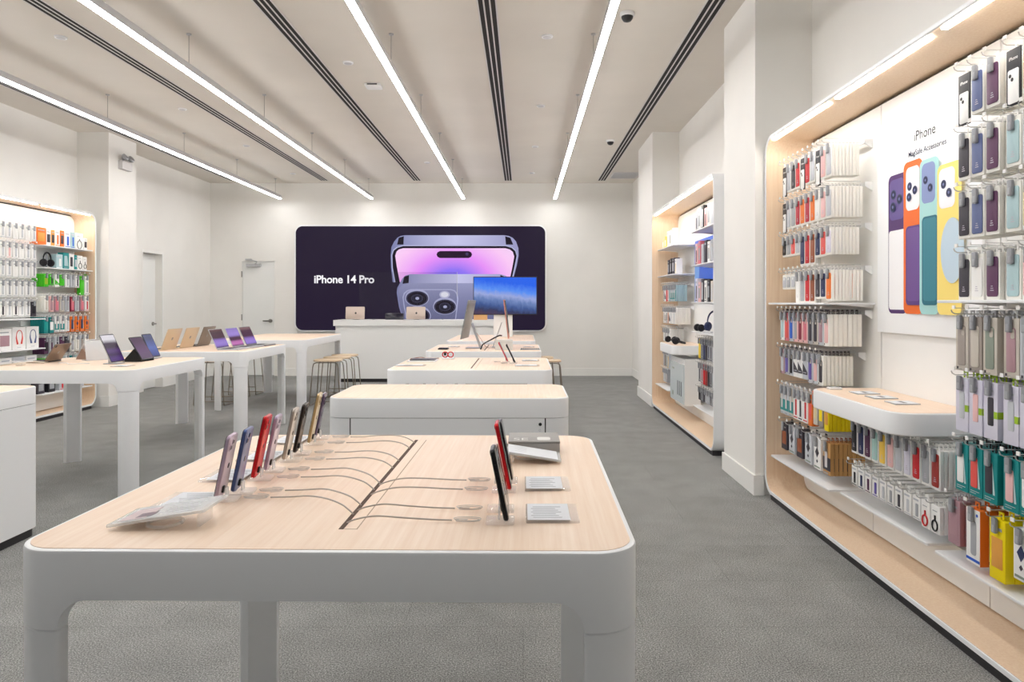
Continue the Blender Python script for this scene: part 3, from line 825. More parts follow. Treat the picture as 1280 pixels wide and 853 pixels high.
# ------------------------------------------------------------------ laptops and tablets on the door-side tables
def wallpaper(name, cols, lo, hi):
    return grad_lit(name, [(k / (len(cols) - 1), c) for k, c in enumerate(cols)], 'Z', lo, hi, .8)
def laptop(x, y, z, rz, col, label, scr, w=.30, d=.21, ang=20, parent_group='open laptops'):
    """hinge line at origin; keyboard towards -Y, lid leaning to +Y"""
    r = empty('laptop', (x, y, z), label, 'laptop', parent_group, (0, 0, rz))
    m_ = mat('laptop_%d_%d_%d' % col, col, .4, metal=.2)
    b = MB(m_); b.slab(w, d, .01, .0006, .012, .002, cy=-d / 2); bs = b.build('base', r)
    b = MB(BLACK)
    for i in range(5):
        for j in range(12): b.box(-w * .44 + j * w * .074, -.03 - i * .019 - .015, .0121, -w * .44 + j * w * .074 + w * .062, -.03 - i * .019, .0132)
    b.build('keys', bs)
    b = MB(mat('trackpad', (168, 164, 160), .3)); b.slab(w * .36, d * .34, .004, .0121, .0127, cy=-d * .8); b.build('trackpad', bs)
    b = MB(m_); b.plate(w, d, .01, -.003, .003, .0012, z0=.004); ld = b.build('lid', r, (0, 0, .008), (-math.radians(ang), 0, 0))
    b = MB(scr); b.plate(w - .012, d - .016, .005, -.0042, -.0032, z0=.014); b.build('screen', ld)
    b = MB(CHROME); logo_disc(b, 0, .0034, d * .52, .016, CHROME); b.build('logo', ld)
    return r
PURW = wallpaper('purple_wallpaper', [(40, 14, 30), (150, 124, 214), (160, 134, 220), (150, 120, 210), (60, 16, 40), (70, 18, 42), (60, 16, 38), (92, 50, 50)], .01, .2)
PUR2 = wallpaper('violet_wallpaper', [(60, 20, 50), (206, 120, 190), (196, 110, 180), (60, 16, 44), (70, 20, 50), (158, 134, 218), (166, 142, 224), (160, 136, 218), (150, 128, 206)], .01, .2)
PUR3 = wallpaper('maroon_wallpaper', [(140, 120, 210), (158, 134, 220), (150, 120, 210), (64, 18, 40), (60, 16, 38), (66, 18, 40), (130, 96, 90)], .01, .2)
z2 = HT + .0015
laptop(-3.52, 7.14, z2, -PI / 2, (216, 196, 166), 'gold laptop with its back showing, nearest of the back-turned laptops', PURW)
laptop(-3.49, 7.46, z2, -PI / 2, (220, 200, 170), 'gold laptop with its back showing, middle one of three', PUR2)
laptop(-3.465, 7.80, z2, -PI / 2, (134, 122, 112), 'grey laptop with its back showing, between gold laptop and purple screens', PUR3)
laptop(-2.99, 7.18, z2, PI / 2, (186, 186, 188), 'laptop with dark red and purple screen nearest the table corner', PURW, ang=24)
laptop(-2.97, 7.52, z2, PI / 2, (176, 176, 180), 'laptop with mostly violet and pink screen, middle one', PUR2, ang=24)
laptop(-2.96, 7.86, z2, PI / 2, (120, 120, 126), 'laptop with maroon and violet screen nearest the counter stools', PUR3, ang=24)
def tablet(x, y, z, rz, lean, label, scr, w=.178, h=.25, rim=(60, 60, 64), folio=None, key=False):
    r = empty('tablet', (x, y, z), label, 'tablet', 'tablets on display', (0, 0, rz))
    q = put('body', None)
    bpy.data.objects.remove(q)
    b = MB(mat('tablet_%d_%d_%d' % rim, rim, .3, metal=.5)); b.plate(w, h, .012, -.003, .003, .0012); bd = b.build('body', r, (0, 0, .012), (-lean, 0, 0))
    b = MB(BLACK, scr); b.plate(w - .004, h - .004, .010, -.0040, -.0032, z0=.002); b.plate(w - .018, h - .018, .004, -.0047, -.0041, 0, scr, z0=.009); b.build('screen', bd)
    b = MB(BLACK); logo_disc(b, 0, .0033, h * .5, .012, CHROME); b.plate(.02, .02, .005, .0033, .0045, .0004, cx=w / 2 - .02, z0=h - .03); b.build('camera_module', bd)
    if folio:
        b = MB(mat('folio_%d_%d_%d' % folio, folio, .6))
        b.add([(-w / 2, 0, .0006), (w / 2, 0, .0006), (w / 2, .004 + math.sin(lean) * h * .55, .012 + math.cos(lean) * h * .5), (-w / 2, .004 + math.sin(lean) * h * .55, .012 + math.cos(lean) * h * .5), (-w / 2, .15, .0006), (w / 2, .15, .0006), (-w / 2, .155, .0006), (w / 2, .155, .0006)],
              [(0, 1, 5, 4), (3, 2, 7, 6), (0, 4, 3), (1, 2, 5), (4, 5, 2, 3)])
        b.build('folio_stand', r)
    elif not key:
        b = MB(ALU); b.slab(.11, .11, .006, .0004, .006, .001, cy=.03); b.box(-.03, .052, .006, .03, .058, .07); b.build('stand', r)
    if key:
        b = MB(mat('key_cover', (46, 46, 52), .6)); b.slab(w * 1.2, .16, .008, .0004, .010, .002, cy=-.085); kb = b.build('keyboard', r)
        b = MB(BLACK)
        for i in range(4):
            for j in range(10): b.box(-w * .52 + j * w * .104, -.04 - i * .022, .0101, -w * .52 + j * w * .104 + w * .085, -.025 - i * .022, .0112)
        b.build('keys', kb)
    return r
T_PUR = wallpaper('tablet_purple_reflection', [(66, 34, 110), (84, 44, 130), (60, 30, 84), (84, 46, 120), (52, 30, 62), (56, 32, 66), (232, 228, 236), (236, 232, 240), (70, 46, 78)], .0, .25)  # near-white stops paint a reflection across the top of the screen
T_PLUM = wallpaper('tablet_plum', [(70, 40, 84), (96, 56, 110), (74, 40, 80), (90, 60, 96)], .0, .25)
T_BLU = wallpaper('tablet_blue', [(60, 70, 130), (90, 110, 190), (50, 60, 110), (70, 84, 140)], .0, .25)
tablet(-3.095, 5.50, z2, PI / 2, .42, 'tablet with purple screen and painted white top reflection, on the near edge', T_PUR, w=.19, h=.232, rim=(190, 188, 190))
tablet(-3.0, 5.76, z2, PI / 2, .55, 'plum-screened tablet propped on a black folio', T_PLUM, w=.19, h=.21, folio=(20, 20, 22))
tablet(-3.075, 6.03, z2, PI / 2, .42, 'blue-screened tablet standing behind the plum-screened one', T_BLU, w=.15, h=.21, rim=(70, 76, 100))
tablet(-3.70, 5.66, z2, -PI / 2, .6, 'brown-backed tablet with dark keyboard cover seen from behind', T_PUR, w=.2, h=.16, rim=(140, 122, 108), key=True)
tablet(-3.67, 6.0, z2, -PI / 2, .5, 'white-backed tablet on a brown folio seen from behind', T_BLU, w=.19, h=.17, rim=(224, 224, 226), folio=(150, 122, 106))
price_card(-2.93, 5.27, z2, 0, 'flat acrylic card at the near edge of the tablet table', .13, .11)
r = empty('clear_sign_holder', (-3.44, 5.84, z2), 'upright clear acrylic sign between the white tablet and purple tablet', 'sign', None, (0, 0, .9))
b = MB(CLEARF); b.plate(.19, .16, .004, -.003, .003, .001, z0=.004); b.build('panel', r, rot=(-.25, 0, 0))
b = MB(CLEARF); b.slab(.19, .1, .004, .0004, .004, 0, cy=.04); b.build('foot', r)
def desk_cable(pts, label, rad=.004, m_=None):
    b = MB(m_ or mat('pale_cable', (200, 188, 172), .5)); b.tube(curve_pts(pts, 6), rad, 6)
    tag(b.build('cable'), label, 'cable', 'cables on the tables')
desk_cable([(-3.87 + .02, 5.30, z2 + .005), (-3.78, 5.36, z2 + .012), (-3.70, 5.42, z2 + .02), (-3.66, 5.5, z2 + .006)], 'pale thick cable at the outer end of the tablet table', .006)
desk_cable([(-3.84, 5.42, z2 + .005), (-3.74, 5.46, z2 + .02), (-3.67, 5.56, z2 + .005)], 'short pale cable behind the thick cable on the tablet table', .005)
desk_cable([(-3.55, 5.50, z2 + .006), (-3.46, 5.46, z2 + .008), (-3.40, 5.40, z2 + .006), (-3.30, 5.48, z2 + .005)], 'white cable in front of the brown-backed tablet', .003, WHITE)
r = empty('stylus_holder', (-3.72, 5.33, z2), 'small pale holder with a stylus at the outer end of the tablet table', 'holder')
b = MB(C((226, 216, 204))); b.slab(.05, .05, .008, .0004, .022, .003); b.build('block', r)
b = MB(WHITE); b.cyl((-.07, -.01, .03), (.08, .015, .03), .0045, n=10); b.build('stylus', r)

# ------------------------------------------------------------------ things on the middle tables
z3 = HT + .0016
price_card(-.83, 5.31, z3, 0, 'flat acrylic card at the front edge of the second phone table', .22, .09)
r = empty('closed_laptop', (-.80, 5.78, z3), 'thin dark closed laptop on the second phone table', 'laptop')
b = MB(mat('midnight', (46, 48, 56), .35, metal=.4)); b.slab(.2, .16, .01, .008, .016, .002); b.build('lid', r)
b = MB(WHITE); b.slab(.23, .2, .006, .0004, .008, .001, cy=-.03); b.build('tray', r)
r = empty('watch_stand', (-.62, 5.95, z3), 'red banded watch on a small white stand', 'watch')
b = MB(WHITE); b.slab(.1, .07, .01, .0004, .012, .002); b.build('stand', r)
b = MB(C((206, 40, 48)))
for s in (-.025, .02):
    b.tube([(s + .022 * math.cos(2 * PI * k / 20), .012 * math.sin(4 * PI * k / 20) * .3, .037 + .022 * math.sin(2 * PI * k / 20)) for k in range(21)], .005, 6)
b.build('strap', r)
b = MB(BLACK); b.plate(.02, .024, .005, -.01, -.004, .001, cx=-.025, z0=.03); b.build('watch_face', r)
desk_cable([(-.95 + .02, 5.95, z3 + .004), (-.85, 5.98, z3 + .012), (-.78, 5.93, z3 + .004), (-.7, 5.97, z3 + .006)], 'thin red-brown cable beside the watch', .003, C((150, 96, 88)))
RP2 = [(-.12, 5.62, (214, 92, 104), (226, 110, 120), 'pink-red phone leaning on the second phone table', .165), (-.062, 5.50, (30, 30, 34), (40, 40, 46), 'black phone leaning beside the pink-red phone', .155)]
for (x, y, f, bk, lab, h) in RP2:
    o = phone(x, y, z3 + .0105, PI / 2, .45 if 'pink' in lab else .2, f, bk, lab, h=h)
    phone_stand(x, y, z3, PI / 2, 'clear stand under the ' + lab.replace(' leaning', ''))
price_card(.03, 5.30, z3, 0, 'flat acrylic card before the pink-red phone on the second phone table', .18, .1)
price_card(.06, 5.78, z3, 0, 'flat white card behind the leaning black phone', .14, .1)
# computers on the third table
z4 = HT + .0016
def desktop_computer(x, y, rz, col, label, lean=.2):
    r = empty('desktop_computer', (x, y, z4), label, 'computer', 'thin desktop computers', (0, 0, rz))
    m_ = mat('computer_%d_%d_%d' % col, col, .35, metal=.3)
    b = MB(m_); b.plate(.50, .40, .012, -.006, .006, .002, z0=0); pn = b.build('panel', r, (0, -.05, .10), (-lean, 0, 0))
    b = MB(BLACK); b.plate(.49, .34, .006, -.0075, -.0062, z0=.052); b.build('screen', pn)
    b = MB(ALU); b.box(-.07, -.03, .0005, .07, .13, .006); b.add([(-.06, .12, .006), (.06, .12, .006), (.06, .112, .006), (-.06, .112, .006), (-.06, .03, .26), (.06, .03, .26), (.06, .022, .26), (-.06, .022, .26)], [(3, 2, 1, 0), (4, 5, 6, 7), (0, 1, 5, 4), (1, 2, 6, 5), (2, 3, 7, 6), (3, 0, 4, 7)]); b.build('stand', r)
    b = MB(CHROME); logo_disc(b, 0, .0064, .22, .025, CHROME); b.build('logo', pn)
    return r
desktop_computer(-.555, 7.42, -PI / 2 - .075, (150, 152, 150), 'grey thin computer leaning on its stand, facing the stools by the tables')
desktop_computer(-.20, 7.56, PI / 2 - .0, (214, 150, 136), 'pinkish thin computer seen edge-on before the blue monitor', .12)
r = empty('white_carton', (-.19, 7.14, z4), 'white box on the computer table behind the leaning phones', 'box')
b = MB(C((226, 224, 220))); b.box(-.085, -.06, .0004, .085, .06, .1); b.build('carton', r)
b = MB(C((206, 204, 200))); b.box(-.0855, -.0605, .075, .0855, .0605, .078); b.build('lid_seam', r)
desk_cable([(-.42, 7.12, z4 + .008), (-.40, 7.2, z4 + .05), (-.33, 7.28, z4 + .09), (-.25, 7.33, z4 + .13), (-.22, 7.36, z4 + .13)], 'thick black cable arching behind the white box', .007, BLACK)
desk_cable([(-.50, 7.515, z4 + .17), (-.43, 7.51, z4 + .07), (-.39, 7.50, z4 + .01), (-.36, 7.47, z4 + .005)], 'thin pale cable hanging from the grey computer', .003, C((190, 150, 130)))
r = empty('keyboard', (.07, 7.15, z4), 'small grey keyboard at the table end', 'keyboard')
b = MB(ALU); b.slab(.2, .11, .008, .0004, .008, .002); b.build('base', r)
b = MB(C((90, 84, 82)))
for i in range(4):
    for j in range(10): b.box(-.092 + j * .0185, -.045 + i * .023, .0081, -.078 + j * .0185, -.028 + i * .023, .012)
b.build('keys', r)
r = empty('desk_phone', (-.80, 7.22, z4), 'flat dark phone lying on the computer table', 'phone')
b = MB(BLACK); b.slab(.1, .14, .012, .0004, .012, .003); b.build('body', r)
b = MB(mat('phone_glass', (14, 13, 18), .08)); b.slab(.092, .132, .01, .0121, .0128); b.build('screen', r)
price_card(-.73, 7.6, z4, 0, 'flat acrylic card behind the dark flat phone', .12, .1)
price_card(.06, 7.55, z4, 0, 'flat acrylic card behind the grey keyboard', .12, .08)

# ------------------------------------------------------------------ wall fixtures
FZ0, FZ1, FR = .04, 2.5, .13
def fixture(side, xf, xw, y0, y1, label):
    """rounded plywood ring with white rim standing against a side wall; side +1 = right wall"""
    ym = (y0 + y1) / 2
    r = empty('wall_fixture', (xf, ym, 0), label, 'display unit', 'wood-lined wall display units')
    D = abs(xw - xf) - .004
    s = side
    zc = (FZ0 + FZ1) / 2
    def ring(ins, dx):
        return [(s * dx, y, z + zc) for y, z in rrect(y1 - y0 - 2 * ins, FZ1 - FZ0 - 2 * ins, FR - ins, 12)]
    b = MB(WHITE); b.rings([ring(.024, .003), ring(.021, 0), ring(.002, 0), ring(0, .003), ring(0, D)], None, None, False, False); b.build('outer_shell', r)
    b = MB(LINING)
    b.rings([ring(.0245, .0035), ring(.0245, D)], None, None, False, False); b.build('wood_lining', r)
    b = MB(DARKK); b.box(s * .012, -(y1 - y0) / 2 + .09, 0, s * D, (y1 - y0) / 2 - .09, FZ0 + .004); b.build('toe_kick', r)
    b = MB(SLOTD); b.box(s * (D - .012), -(y1 - y0) / 2 + .03, FZ0 + .03, s * (D - .002), (y1 - y0) / 2 - .03, FZ1 - .03); b.build('gap_shade_sheet', r)  # dark sheet behind the panels colours in the shade of their gaps
    n = 3; e = .026; W = (y1 - y0 - 2 * e) / n
    for k in range(n):
        a, c = -(y1 - y0) / 2 + e + k * W + .004, -(y1 - y0) / 2 + e + (k + 1) * W - .004
        zb, zt, q = .27, FZ1 - .045, .10
        pts = []
        pts += [(a, zb), (c, zb)]
        if k == n - 1: pts += [(c - q + q * math.cos(math.radians(t)), zt - q + q * math.sin(math.radians(t))) for t in range(0, 91, 10)]
        else: pts += [(c, zt)]
        if k == 0: pts += [(a + q - q * math.sin(math.radians(t)), zt - q + q * math.cos(math.radians(t))) for t in range(0, 91, 10)]
        else: pts += [(a, zt)]
        b = MB(PANELW); b.rings([[(s * (D - .03), y, z) for y, z in pts], [(s * (D - .013), y, z) for y, z in pts]]); b.build('back_panel', r)
        pts = [(c, .255), (a, .255)]
        q = .09
        if k == 0: pts += [(a + q - q * math.cos(math.radians(t)), .075 + q - q * math.sin(math.radians(t))) for t in range(0, 91, 10)]
        else: pts += [(a, .075)]
        if k == n - 1: pts += [(c - q + q * math.sin(math.radians(t)), .075 + q - q * math.cos(math.radians(t))) for t in range(0, 91, 10)]
        else: pts += [(c, .075)]
        b = MB(WHITEP); b.rings([[(s * (D - .075), y, z) for y, z in pts], [(s * (D - .014), y, z) for y, z in pts]]); b.build('base_panel', r)
        b = MB(LED); b.box(s * .02, a + .03, FZ1 - .031, s * .046, c - .06, FZ1 - .0246); b.build('led_strip', r)
    return r
fixture(1, 1.69, XR, 1.98, 5.04, 'near wood-lined wall unit around the phone accessories poster')
fixture(1, 1.66, XR, 6.27, 9.32, 'far wood-lined wall unit with blue panel between the two pillars')
fixture(-1, -5.5, XL, 6.22, 9.28, 'wood-lined wall unit stocked with green and orange packs beside the doors')

# ------------------------------------------------------------------ hanging packs
RGB = dict(black=(26, 25, 30), white=(244, 243, 240), cream=(240, 237, 228), red=(206, 40, 46), crimson=(186, 34, 56), coral=(232, 92, 84), orange=(238, 122, 44), burgundy=(140, 44, 62),
           pink=(236, 190, 188), rose=(220, 120, 134), grey=(170, 172, 176), silver=(200, 203, 208), charcoal=(62, 58, 66), navy=(46, 54, 92), blue=(96, 108, 150), cobalt=(40, 96, 200), purple=(94, 54, 88),
           plum=(84, 44, 76), lilac=(222, 219, 233), violet=(104, 90, 168), mint=(176, 214, 208), teal=(22, 138, 138), turquoise=(0, 158, 150), yellow=(246, 206, 84), lemon=(250, 224, 0), brown=(150, 82, 48), rust=(158, 50, 44), tan=(198, 150, 92),
           beige=(206, 198, 186), taupe=(164, 154, 146), sage=(142, 152, 138), mauve=(176, 140, 148), green=(70, 196, 30), lime=(160, 196, 40), aqua=(176, 204, 208), sand=(224, 206, 160), ginger=(226, 160, 72))
_G = {}
def pack_geo(style, col, body, w, h, t, tab):
    key = (style, col, body, round(w, 4), round(h, 4), round(t, 4), tab)
    if key in _G: return _G[key]
    bc = C(RGB[body]) if body != 'cream' else CREAM
    cc = C(RGB[col])
    parts = []
    b = MB(bc); b.plate(w, h, .004, .0003, t, .0012, n=3, z0=-h)
    bm = b.mesh('pack_body')
    ins = MB(cc); pr = MB(C(RGB['white']))
    F = -.0002
    if style == 'case':
        ins.plate(w - .014, h - .028, .010, F - .003, F, .001, cx=0, z0=-h + .012)
        logo_disc(pr, 0, F - .0042, -.030, .0085, C(RGB['white']))
        for k in range(3): pr.box(-.010 + .002 * k, F - .0036, -h + .034 + k * .008, .010 - .003 * k, F - .0031, -h + .037 + k * .008, C((196, 190, 200)))
    elif style == 'window':
        ins.plate(w * .62, h * .74, .010, F - .002, F, .0008, z0=-h + h * .10)
        pr.plate(w * .24, h * .16, .005, F - .0032, F - .0022, cx=w * .14, z0=-h * .34, material=C(RGB['beige'])); pr.box(-w * .4, F - .0008, -h + .006, -w * .28, F - .0002, -h + .016, C(RGB['charcoal']))
    elif style == 'halves':
        ins.box(-w / 2, F - .001, -h * .86, w / 2, F, -h * .46)
        pr.plate(w * .34, h * .6, .006, F - .0022, F - .0012, cx=-w * .06, z0=-h * .78, material=C((214, 208, 206))); pr.box(-w * .4, F - .0008, -h * .97, w * .2, F - .0002, -h * .93, C(RGB['grey']))
    elif style == 'phone':
        ins.plate(w * .50, h * .62, .008, F - .002, F, .0006, cx=-w * .08, z0=-h * .82)
        pr.add([(w * .16, F - .0008, -h * .15), (w * .36, F - .0008, -h * .82), (w * .22, F - .0008, -h * .82)], [(0, 1, 2)], C((190, 214, 214)))
        for k in range(2): pr.box(-w * .36, F - .0008, -h * .90 - k * .008, w * .3 - k * .02, F - .0002, -h * .89 - k * .008, C(RGB['silver']))
    elif style == 'strip':
        ins.plate(w * .34, h * .55, .005, F - .0016, F, .0005, cx=w * .08, z0=-h * .86)
        pr.box(-w * .40, F - .0008, -h * .20, w * .30, F - .0002, -h * .12, C((196, 198, 204))); pr.box(-w * .4, F - .0008, -h * .95, w * .42, F - .0002, -h * .91, C(RGB[col]))
    elif style == 'dot':
        ins.plate(w * .40, h * .50, .006, F - .0016, F, .0005, cx=w * .02, z0=-h * .76)
        pr.box(w * .26, F - .001, -h * .62, w * .5, F - .0002, -h * .50, C(RGB['lime'])); pr.box(w * .5 + .0001, .001, -h * .62, w * .5 + .0006, t * .8, -h * .50, C(RGB['lime']))
        pr.box(-w * .36, F - .0008, -h * .16, w * .2, F - .0002, -h * .13, C(RGB['silver']))
    elif style == 'front':
        ins.plate(w - .002, h - .003, .003, F - .001, F, .0003, z0=-h + .0015, material=C(RGB['white']))
        pr.plate(w * .40, h * .62, .012, F - .0024, F - .0012, cx=w * .04, z0=-h * .84, material=C(RGB['grey'])); pr.box(-w * .49, F - .0018, -h * .95, w * .49, F - .0012, -h * .90, C(RGB[col])); logo_disc(pr, w * .3, F - .0024, -h * .1, .006, C(RGB[col]))
    elif style == 'diamond':
        ins.poly([(0, -h * .30), (w * .26, -h * .46), (0, -h * .62), (-w * .26, -h * .46)], F - .0014, F)
        pr.poly([(0, -h * .68), (w * .12, -h * .74), (0, -h * .80), (-w * .12, -h * .74)], F - .0012, F, C(RGB['charcoal'])); pr.box(-w * .4, F - .0008, -h * .95, w * .4, F - .0002, -h * .90, C(RGB['sage']))
    elif style == 'ring':
        z = -h * .72
        ins.tube([(w * .30 * math.cos(2 * PI * k / 20), F - .003, z + w * .34 * math.sin(2 * PI * k / 20)) for k in range(21)], .0036, 6); ins.box(-.004, F - .004, z + w * .34, .004, F - .0005, -h * .36)
        pr.box(-w * .3, F - .0008, -h * .22, w * .2, F - .0002, -h * .19, C(RGB['grey']))
    elif style == 'card':
        ins.plate(w * .74, h * .60, .008, F - .0014, F, .0004, z0=-h + .008)
        add_text(pr, 'iPhone', 1, 0, F - .0008, -h * .20, C(RGB['white']), .01, fit_w=w * .6)
        logo_disc(pr, -w * .2, F - .0024, -h * .47, .007, BLACK); logo_disc(pr, -w * .06, F - .0024, -h * .54, .007, BLACK)
    elif style == 'triangle':
        ins.poly([(-w / 2 + .001, -h + .03), (w / 2 - .001, -h + .03), (w / 2 - .001, -h * .72), (-w / 2 + .001, -h * .40)], F - .001, F)
        pr.box(-w * .3, F - .0018, -h + .04, w * .3, F - .0012, -h + .044, C(RGB['silver']))
    else:
        ins.plate(w * .7, h * .5, .004, F - .001, F, .0003, z0=-h * .8)
        pr.box(-w * .36, F - .0008, -h * .18, w * .3, F - .0002, -h * .13, C(RGB['grey']))
    parts.append(('printed_insert' if style not in ('case', 'window') else 'case_insert', ins.mesh('insert')))
    if pr.v: parts.append(('front_print', pr.mesh('print', None)))
    tb = MB(C(RGB[tab]))
    tb.box(-.014, t * .5 - .001, .0, -.006, t * .5 + .001, .024); tb.box(.006, t * .5 - .001, 0, .014, t * .5 + .001, .024); tb.box(-.014, t * .5 - .001, .019, .014, t * .5 + .001, .026)
    parts.append(('hang_tab', tb.mesh('tab', None)))
    _G[key] = (bm, parts)
    return _G[key]
_b = MB(GREYT, C(RGB['silver'])); _b.plate(.026, .058, .006, -.016, -.005, .002, z0=-.050); _b.box(-.007, -.0175, -.044, .007, -.0161, -.020, C((172, 174, 178)))
TAGM = _b.mesh('security_tag')
def pack(style, col, body, w, h, t, tab, x, y, z, side, label, cat, group, lock=False, name='hanging_box', tilt=0.0, label_ins=False):
    bm, parts = pack_geo(style, col, body, w, h, t, tab)
    o = put(name, bm, None, (x, y, z), (tilt, 0, -side * PI / 2))
    tag(o, label, cat, group)
    for pn, me in parts: put(pn, me, o)
    if lock: put('security_tag', TAGM, o)
    return o

_b = MB(HOOKM)
def hook_mesh(L):
    k = ('hook', round(L, 3))
    if k not in _G:
        b = MB(HOOKM)
        b.tube([(0, 0, 0), (0, -L, .0), (0, -L - .012, .006), (0, -L - .016, .016)], .0022, 6)
        b.tube([(0, 0, .022), (0, -L - .004, .024)], .0015, 6)
        b.box(-.009, -L - .008, .02, .009, -L - .004, .034, C(RGB['white']))
        _G[k] = b.mesh('hook')
    return _G[k]
def rail(side, xp, y0, y1, z, ys, L, label):
    """horizontal hook rail on brackets; xp = panel face, hooks of length L"""
    ym = (y0 + y1) / 2
    xr = xp - side * .045
    o = empty('hook_rail', (xr, ym, z), label, 'hook rail', 'white hook rails', (0, 0, -side * PI / 2))
    ln = abs(y1 - y0)
    b = MB(WHITE); b.box(-ln / 2, 0, -.012, ln / 2, .008, .012); b.build('bar', o)
    for s in (-1, 1):
        b = MB(WHITE); u = s * (ln / 2 - .006)
        b.rings([[(u - .004, .0, .012), (u - .004, .0441, .012), (u - .004, .0441, -.04), (u - .004, .0, -.012)], [(u + .004, .0, .012), (u + .004, .0441, .012), (u + .004, .0441, -.04), (u + .004, .0, -.012)]]); b.build('bracket', o)
    me = hook_mesh(L)
    for y in ys:
        put('hook', me, o, ((ym - y) * side, 0, 0))
    return o
def hang_row(side, xp, L, ys, ztop, spec, rail_name, unit, hookfrom, depth=2, last=8, gap=.003, y_rail=None, cat='case box', group=None, noun='case box', name='hanging_case_box', swing=.0):
    """spec: one (style, colour, body, w, h, t, tab) per hook"""
    tip = xp - side * (.045 + L)
    yr = y_rail or (min(ys) - .05, max(ys) + .05)
    rail(side, xp, yr[0], yr[1], ztop + .0115, ys, L, 'white hook rail, %s rail of the %s' % (rail_name, unit))
    for k, (y, sp) in enumerate(zip(ys, spec)):
        if sp is None: continue
        style, col, body, w, h, t, tab = sp[:7]
        dn = sp[7] if len(sp) > 7 else (last if k == len(ys) - 1 else depth)
        x = tip + side * .026
        for j in range(dn):
            pos = 'frontmost' if j == 0 else ORD[j] + ' back'
            nn = 'info card' if style == 'card' else noun
            cn = col if style not in ('card',) else 'black'
            if style in ('plain', 'ring', 'strip', 'phone', 'halves', 'diamond', 'triangle', 'front') and body not in ('white', 'cream', 'silver', col): cn = body
            lab = '%s %s, %s on %s hook from %s, %s rail, %s' % (cn, nn, pos, ORD[k], hookfrom, rail_name, unit)
            pack(style, col, body, w, h, t, tab, x, y + random.uniform(-.002, .002), ztop, side, lab, cat if style != 'card' else 'info card', group or (rail_name + ' rail packs, ' + unit), lock=(j == 0 and style != 'card' and h > .12), name=name if style != 'card' else 'hanging_info_card')
            x += side * (t + gap + .0002)
            if style == 'card':
                break
W_ = 'white'
def case(c, w=.074, h=.178, t=.017, tab='white', body='cream'): return ('case', c, body, w, h, t, tab)
# ---- near right unit, far bay (beside the pillar)
XP = 1.995
UA, HF = 'poster unit far bay', 'pillar'
YA = [4.865 - .0785 * k for k in range(10)]
CARD = ('card', 'white', 'black', .072, .20, .004, 'white')
hang_row(1, XP, .21, YA, 2.265, [CARD, case('silver'), case('charcoal'), case('red'), CARD, case('red'), case('silver'), CARD[:3] + (.072, .215, .004, 'white'), case('pink', h=.185), case('silver', h=.185)], 'top', UA, HF)
hang_row(1, XP, .21, YA, 2.02, [CARD, case('silver'), case('grey'), case('crimson'), case('orange'), case('crimson'), case('orange'), case('white'), case('pink'), case('silver')], 'second', UA, HF, last=9)
sm = dict(h=.125)
hang_row(1, XP, .21, YA, 1.785, [case('black', **sm), case('grey', **sm), case('coral', **sm), case('silver', **sm), case('navy', h=.2), case('red', h=.2), case('brown', h=.2), case('navy', h=.16), case('coral', h=.16), case('lilac', h=.155)], 'third', UA, HF)
ss = dict(h=.098)
hang_row(1, XP, .21, YA, 1.54, [case('silver', **ss), case('grey', **ss), case('silver', **ss), case('white', h=.19), case('grey', h=.19), case('red', h=.19), case('brown', h=.19), case('charcoal', h=.165), case('navy', h=.165), case('orange', h=.178)], 'fourth', UA, HF, last=9)
def win(c, body='cream', w=.074, h=.185, t=.019, tab='charcoal'): return ('window', c, body, w, h, t, tab)
hang_row(1, XP, .225, YA, 1.285, [win('aqua', 'white'), win('coral', 'rose'), win('cobalt', 'silver'), win('grey', 'pink'), win('burgundy', 'pink'), win('rose', 'pink'), win('charcoal', 'grey'), win('charcoal', 'beige'), win('mauve', 'silver'), win('pink', 'cream', t=.024)], 'fifth', UA, HF, last=7)
hang_row(1, XP, .225, YA[:9], 1.04, [win('silver', 'mauve', h=.165), win('violet', 'grey', h=.165), win('black', 'silver', h=.165), ('triangle', 'charcoal', 'white', .074, .165, .019, 'charcoal'), ('triangle', 'charcoal', 'white', .074, .165, .019, 'charcoal'), ('triangle', 'charcoal', 'silver', .074, .165, .019, 'charcoal'), win('violet', 'silver', h=.175), win('pink', 'silver', h=.175), win('charcoal', 'cream', h=.175)], 'sixth', UA, HF, last=8)
hang_row(1, XP, .225, YA, .79, [('halves', 'teal', 'silver', .074, .185, .02, 'silver'), ('halves', 'teal', 'silver', .074, .185, .02, 'silver'), ('halves', 'teal', 'beige', .074, .185, .02, 'silver'), ('strip', 'red', 'white', .074, .185, .02, 'silver'), ('strip', 'charcoal', 'white', .074, .185, .02, 'silver'), ('strip', 'red', 'white', .074, .185, .02, 'silver'), ('plain', 'coral', 'orange', .06, .19, .04, 'orange', 4), ('plain', 'sand', 'beige', .06, .17, .03, 'lemon', 4), ('plain', 'lemon', 'taupe', .06, .17, .03, 'lemon', 4), ('plain', 'ginger', 'lemon', .06, .18, .021, 'lemon')], 'seventh', UA, HF, last=8, cat='accessory box', noun='accessory box', name='hanging_accessory_box')
YL = [4.83 - .135 * k for k in range(6)]
dk = ('diamond', 'charcoal')
hang_row(1, XP, .225, YL, .545, [('plain', 'brown', 'charcoal', .10, .175, .034, 'black'), dk + ('silver', .10, .175, .034, 'black'), ('plain', 'brown', 'charcoal', .10, .175, .034, 'black'), dk + ('silver', .10, .18, .034, 'black'), dk + ('white', .10, .185, .034, 'black'), ('halves', 'charcoal', 'tan', .10, .185, .022, 'brown')], 'eighth', UA, HF, last=8, cat='gadget pack', noun='gadget pack', name='hanging_gadget_pack')
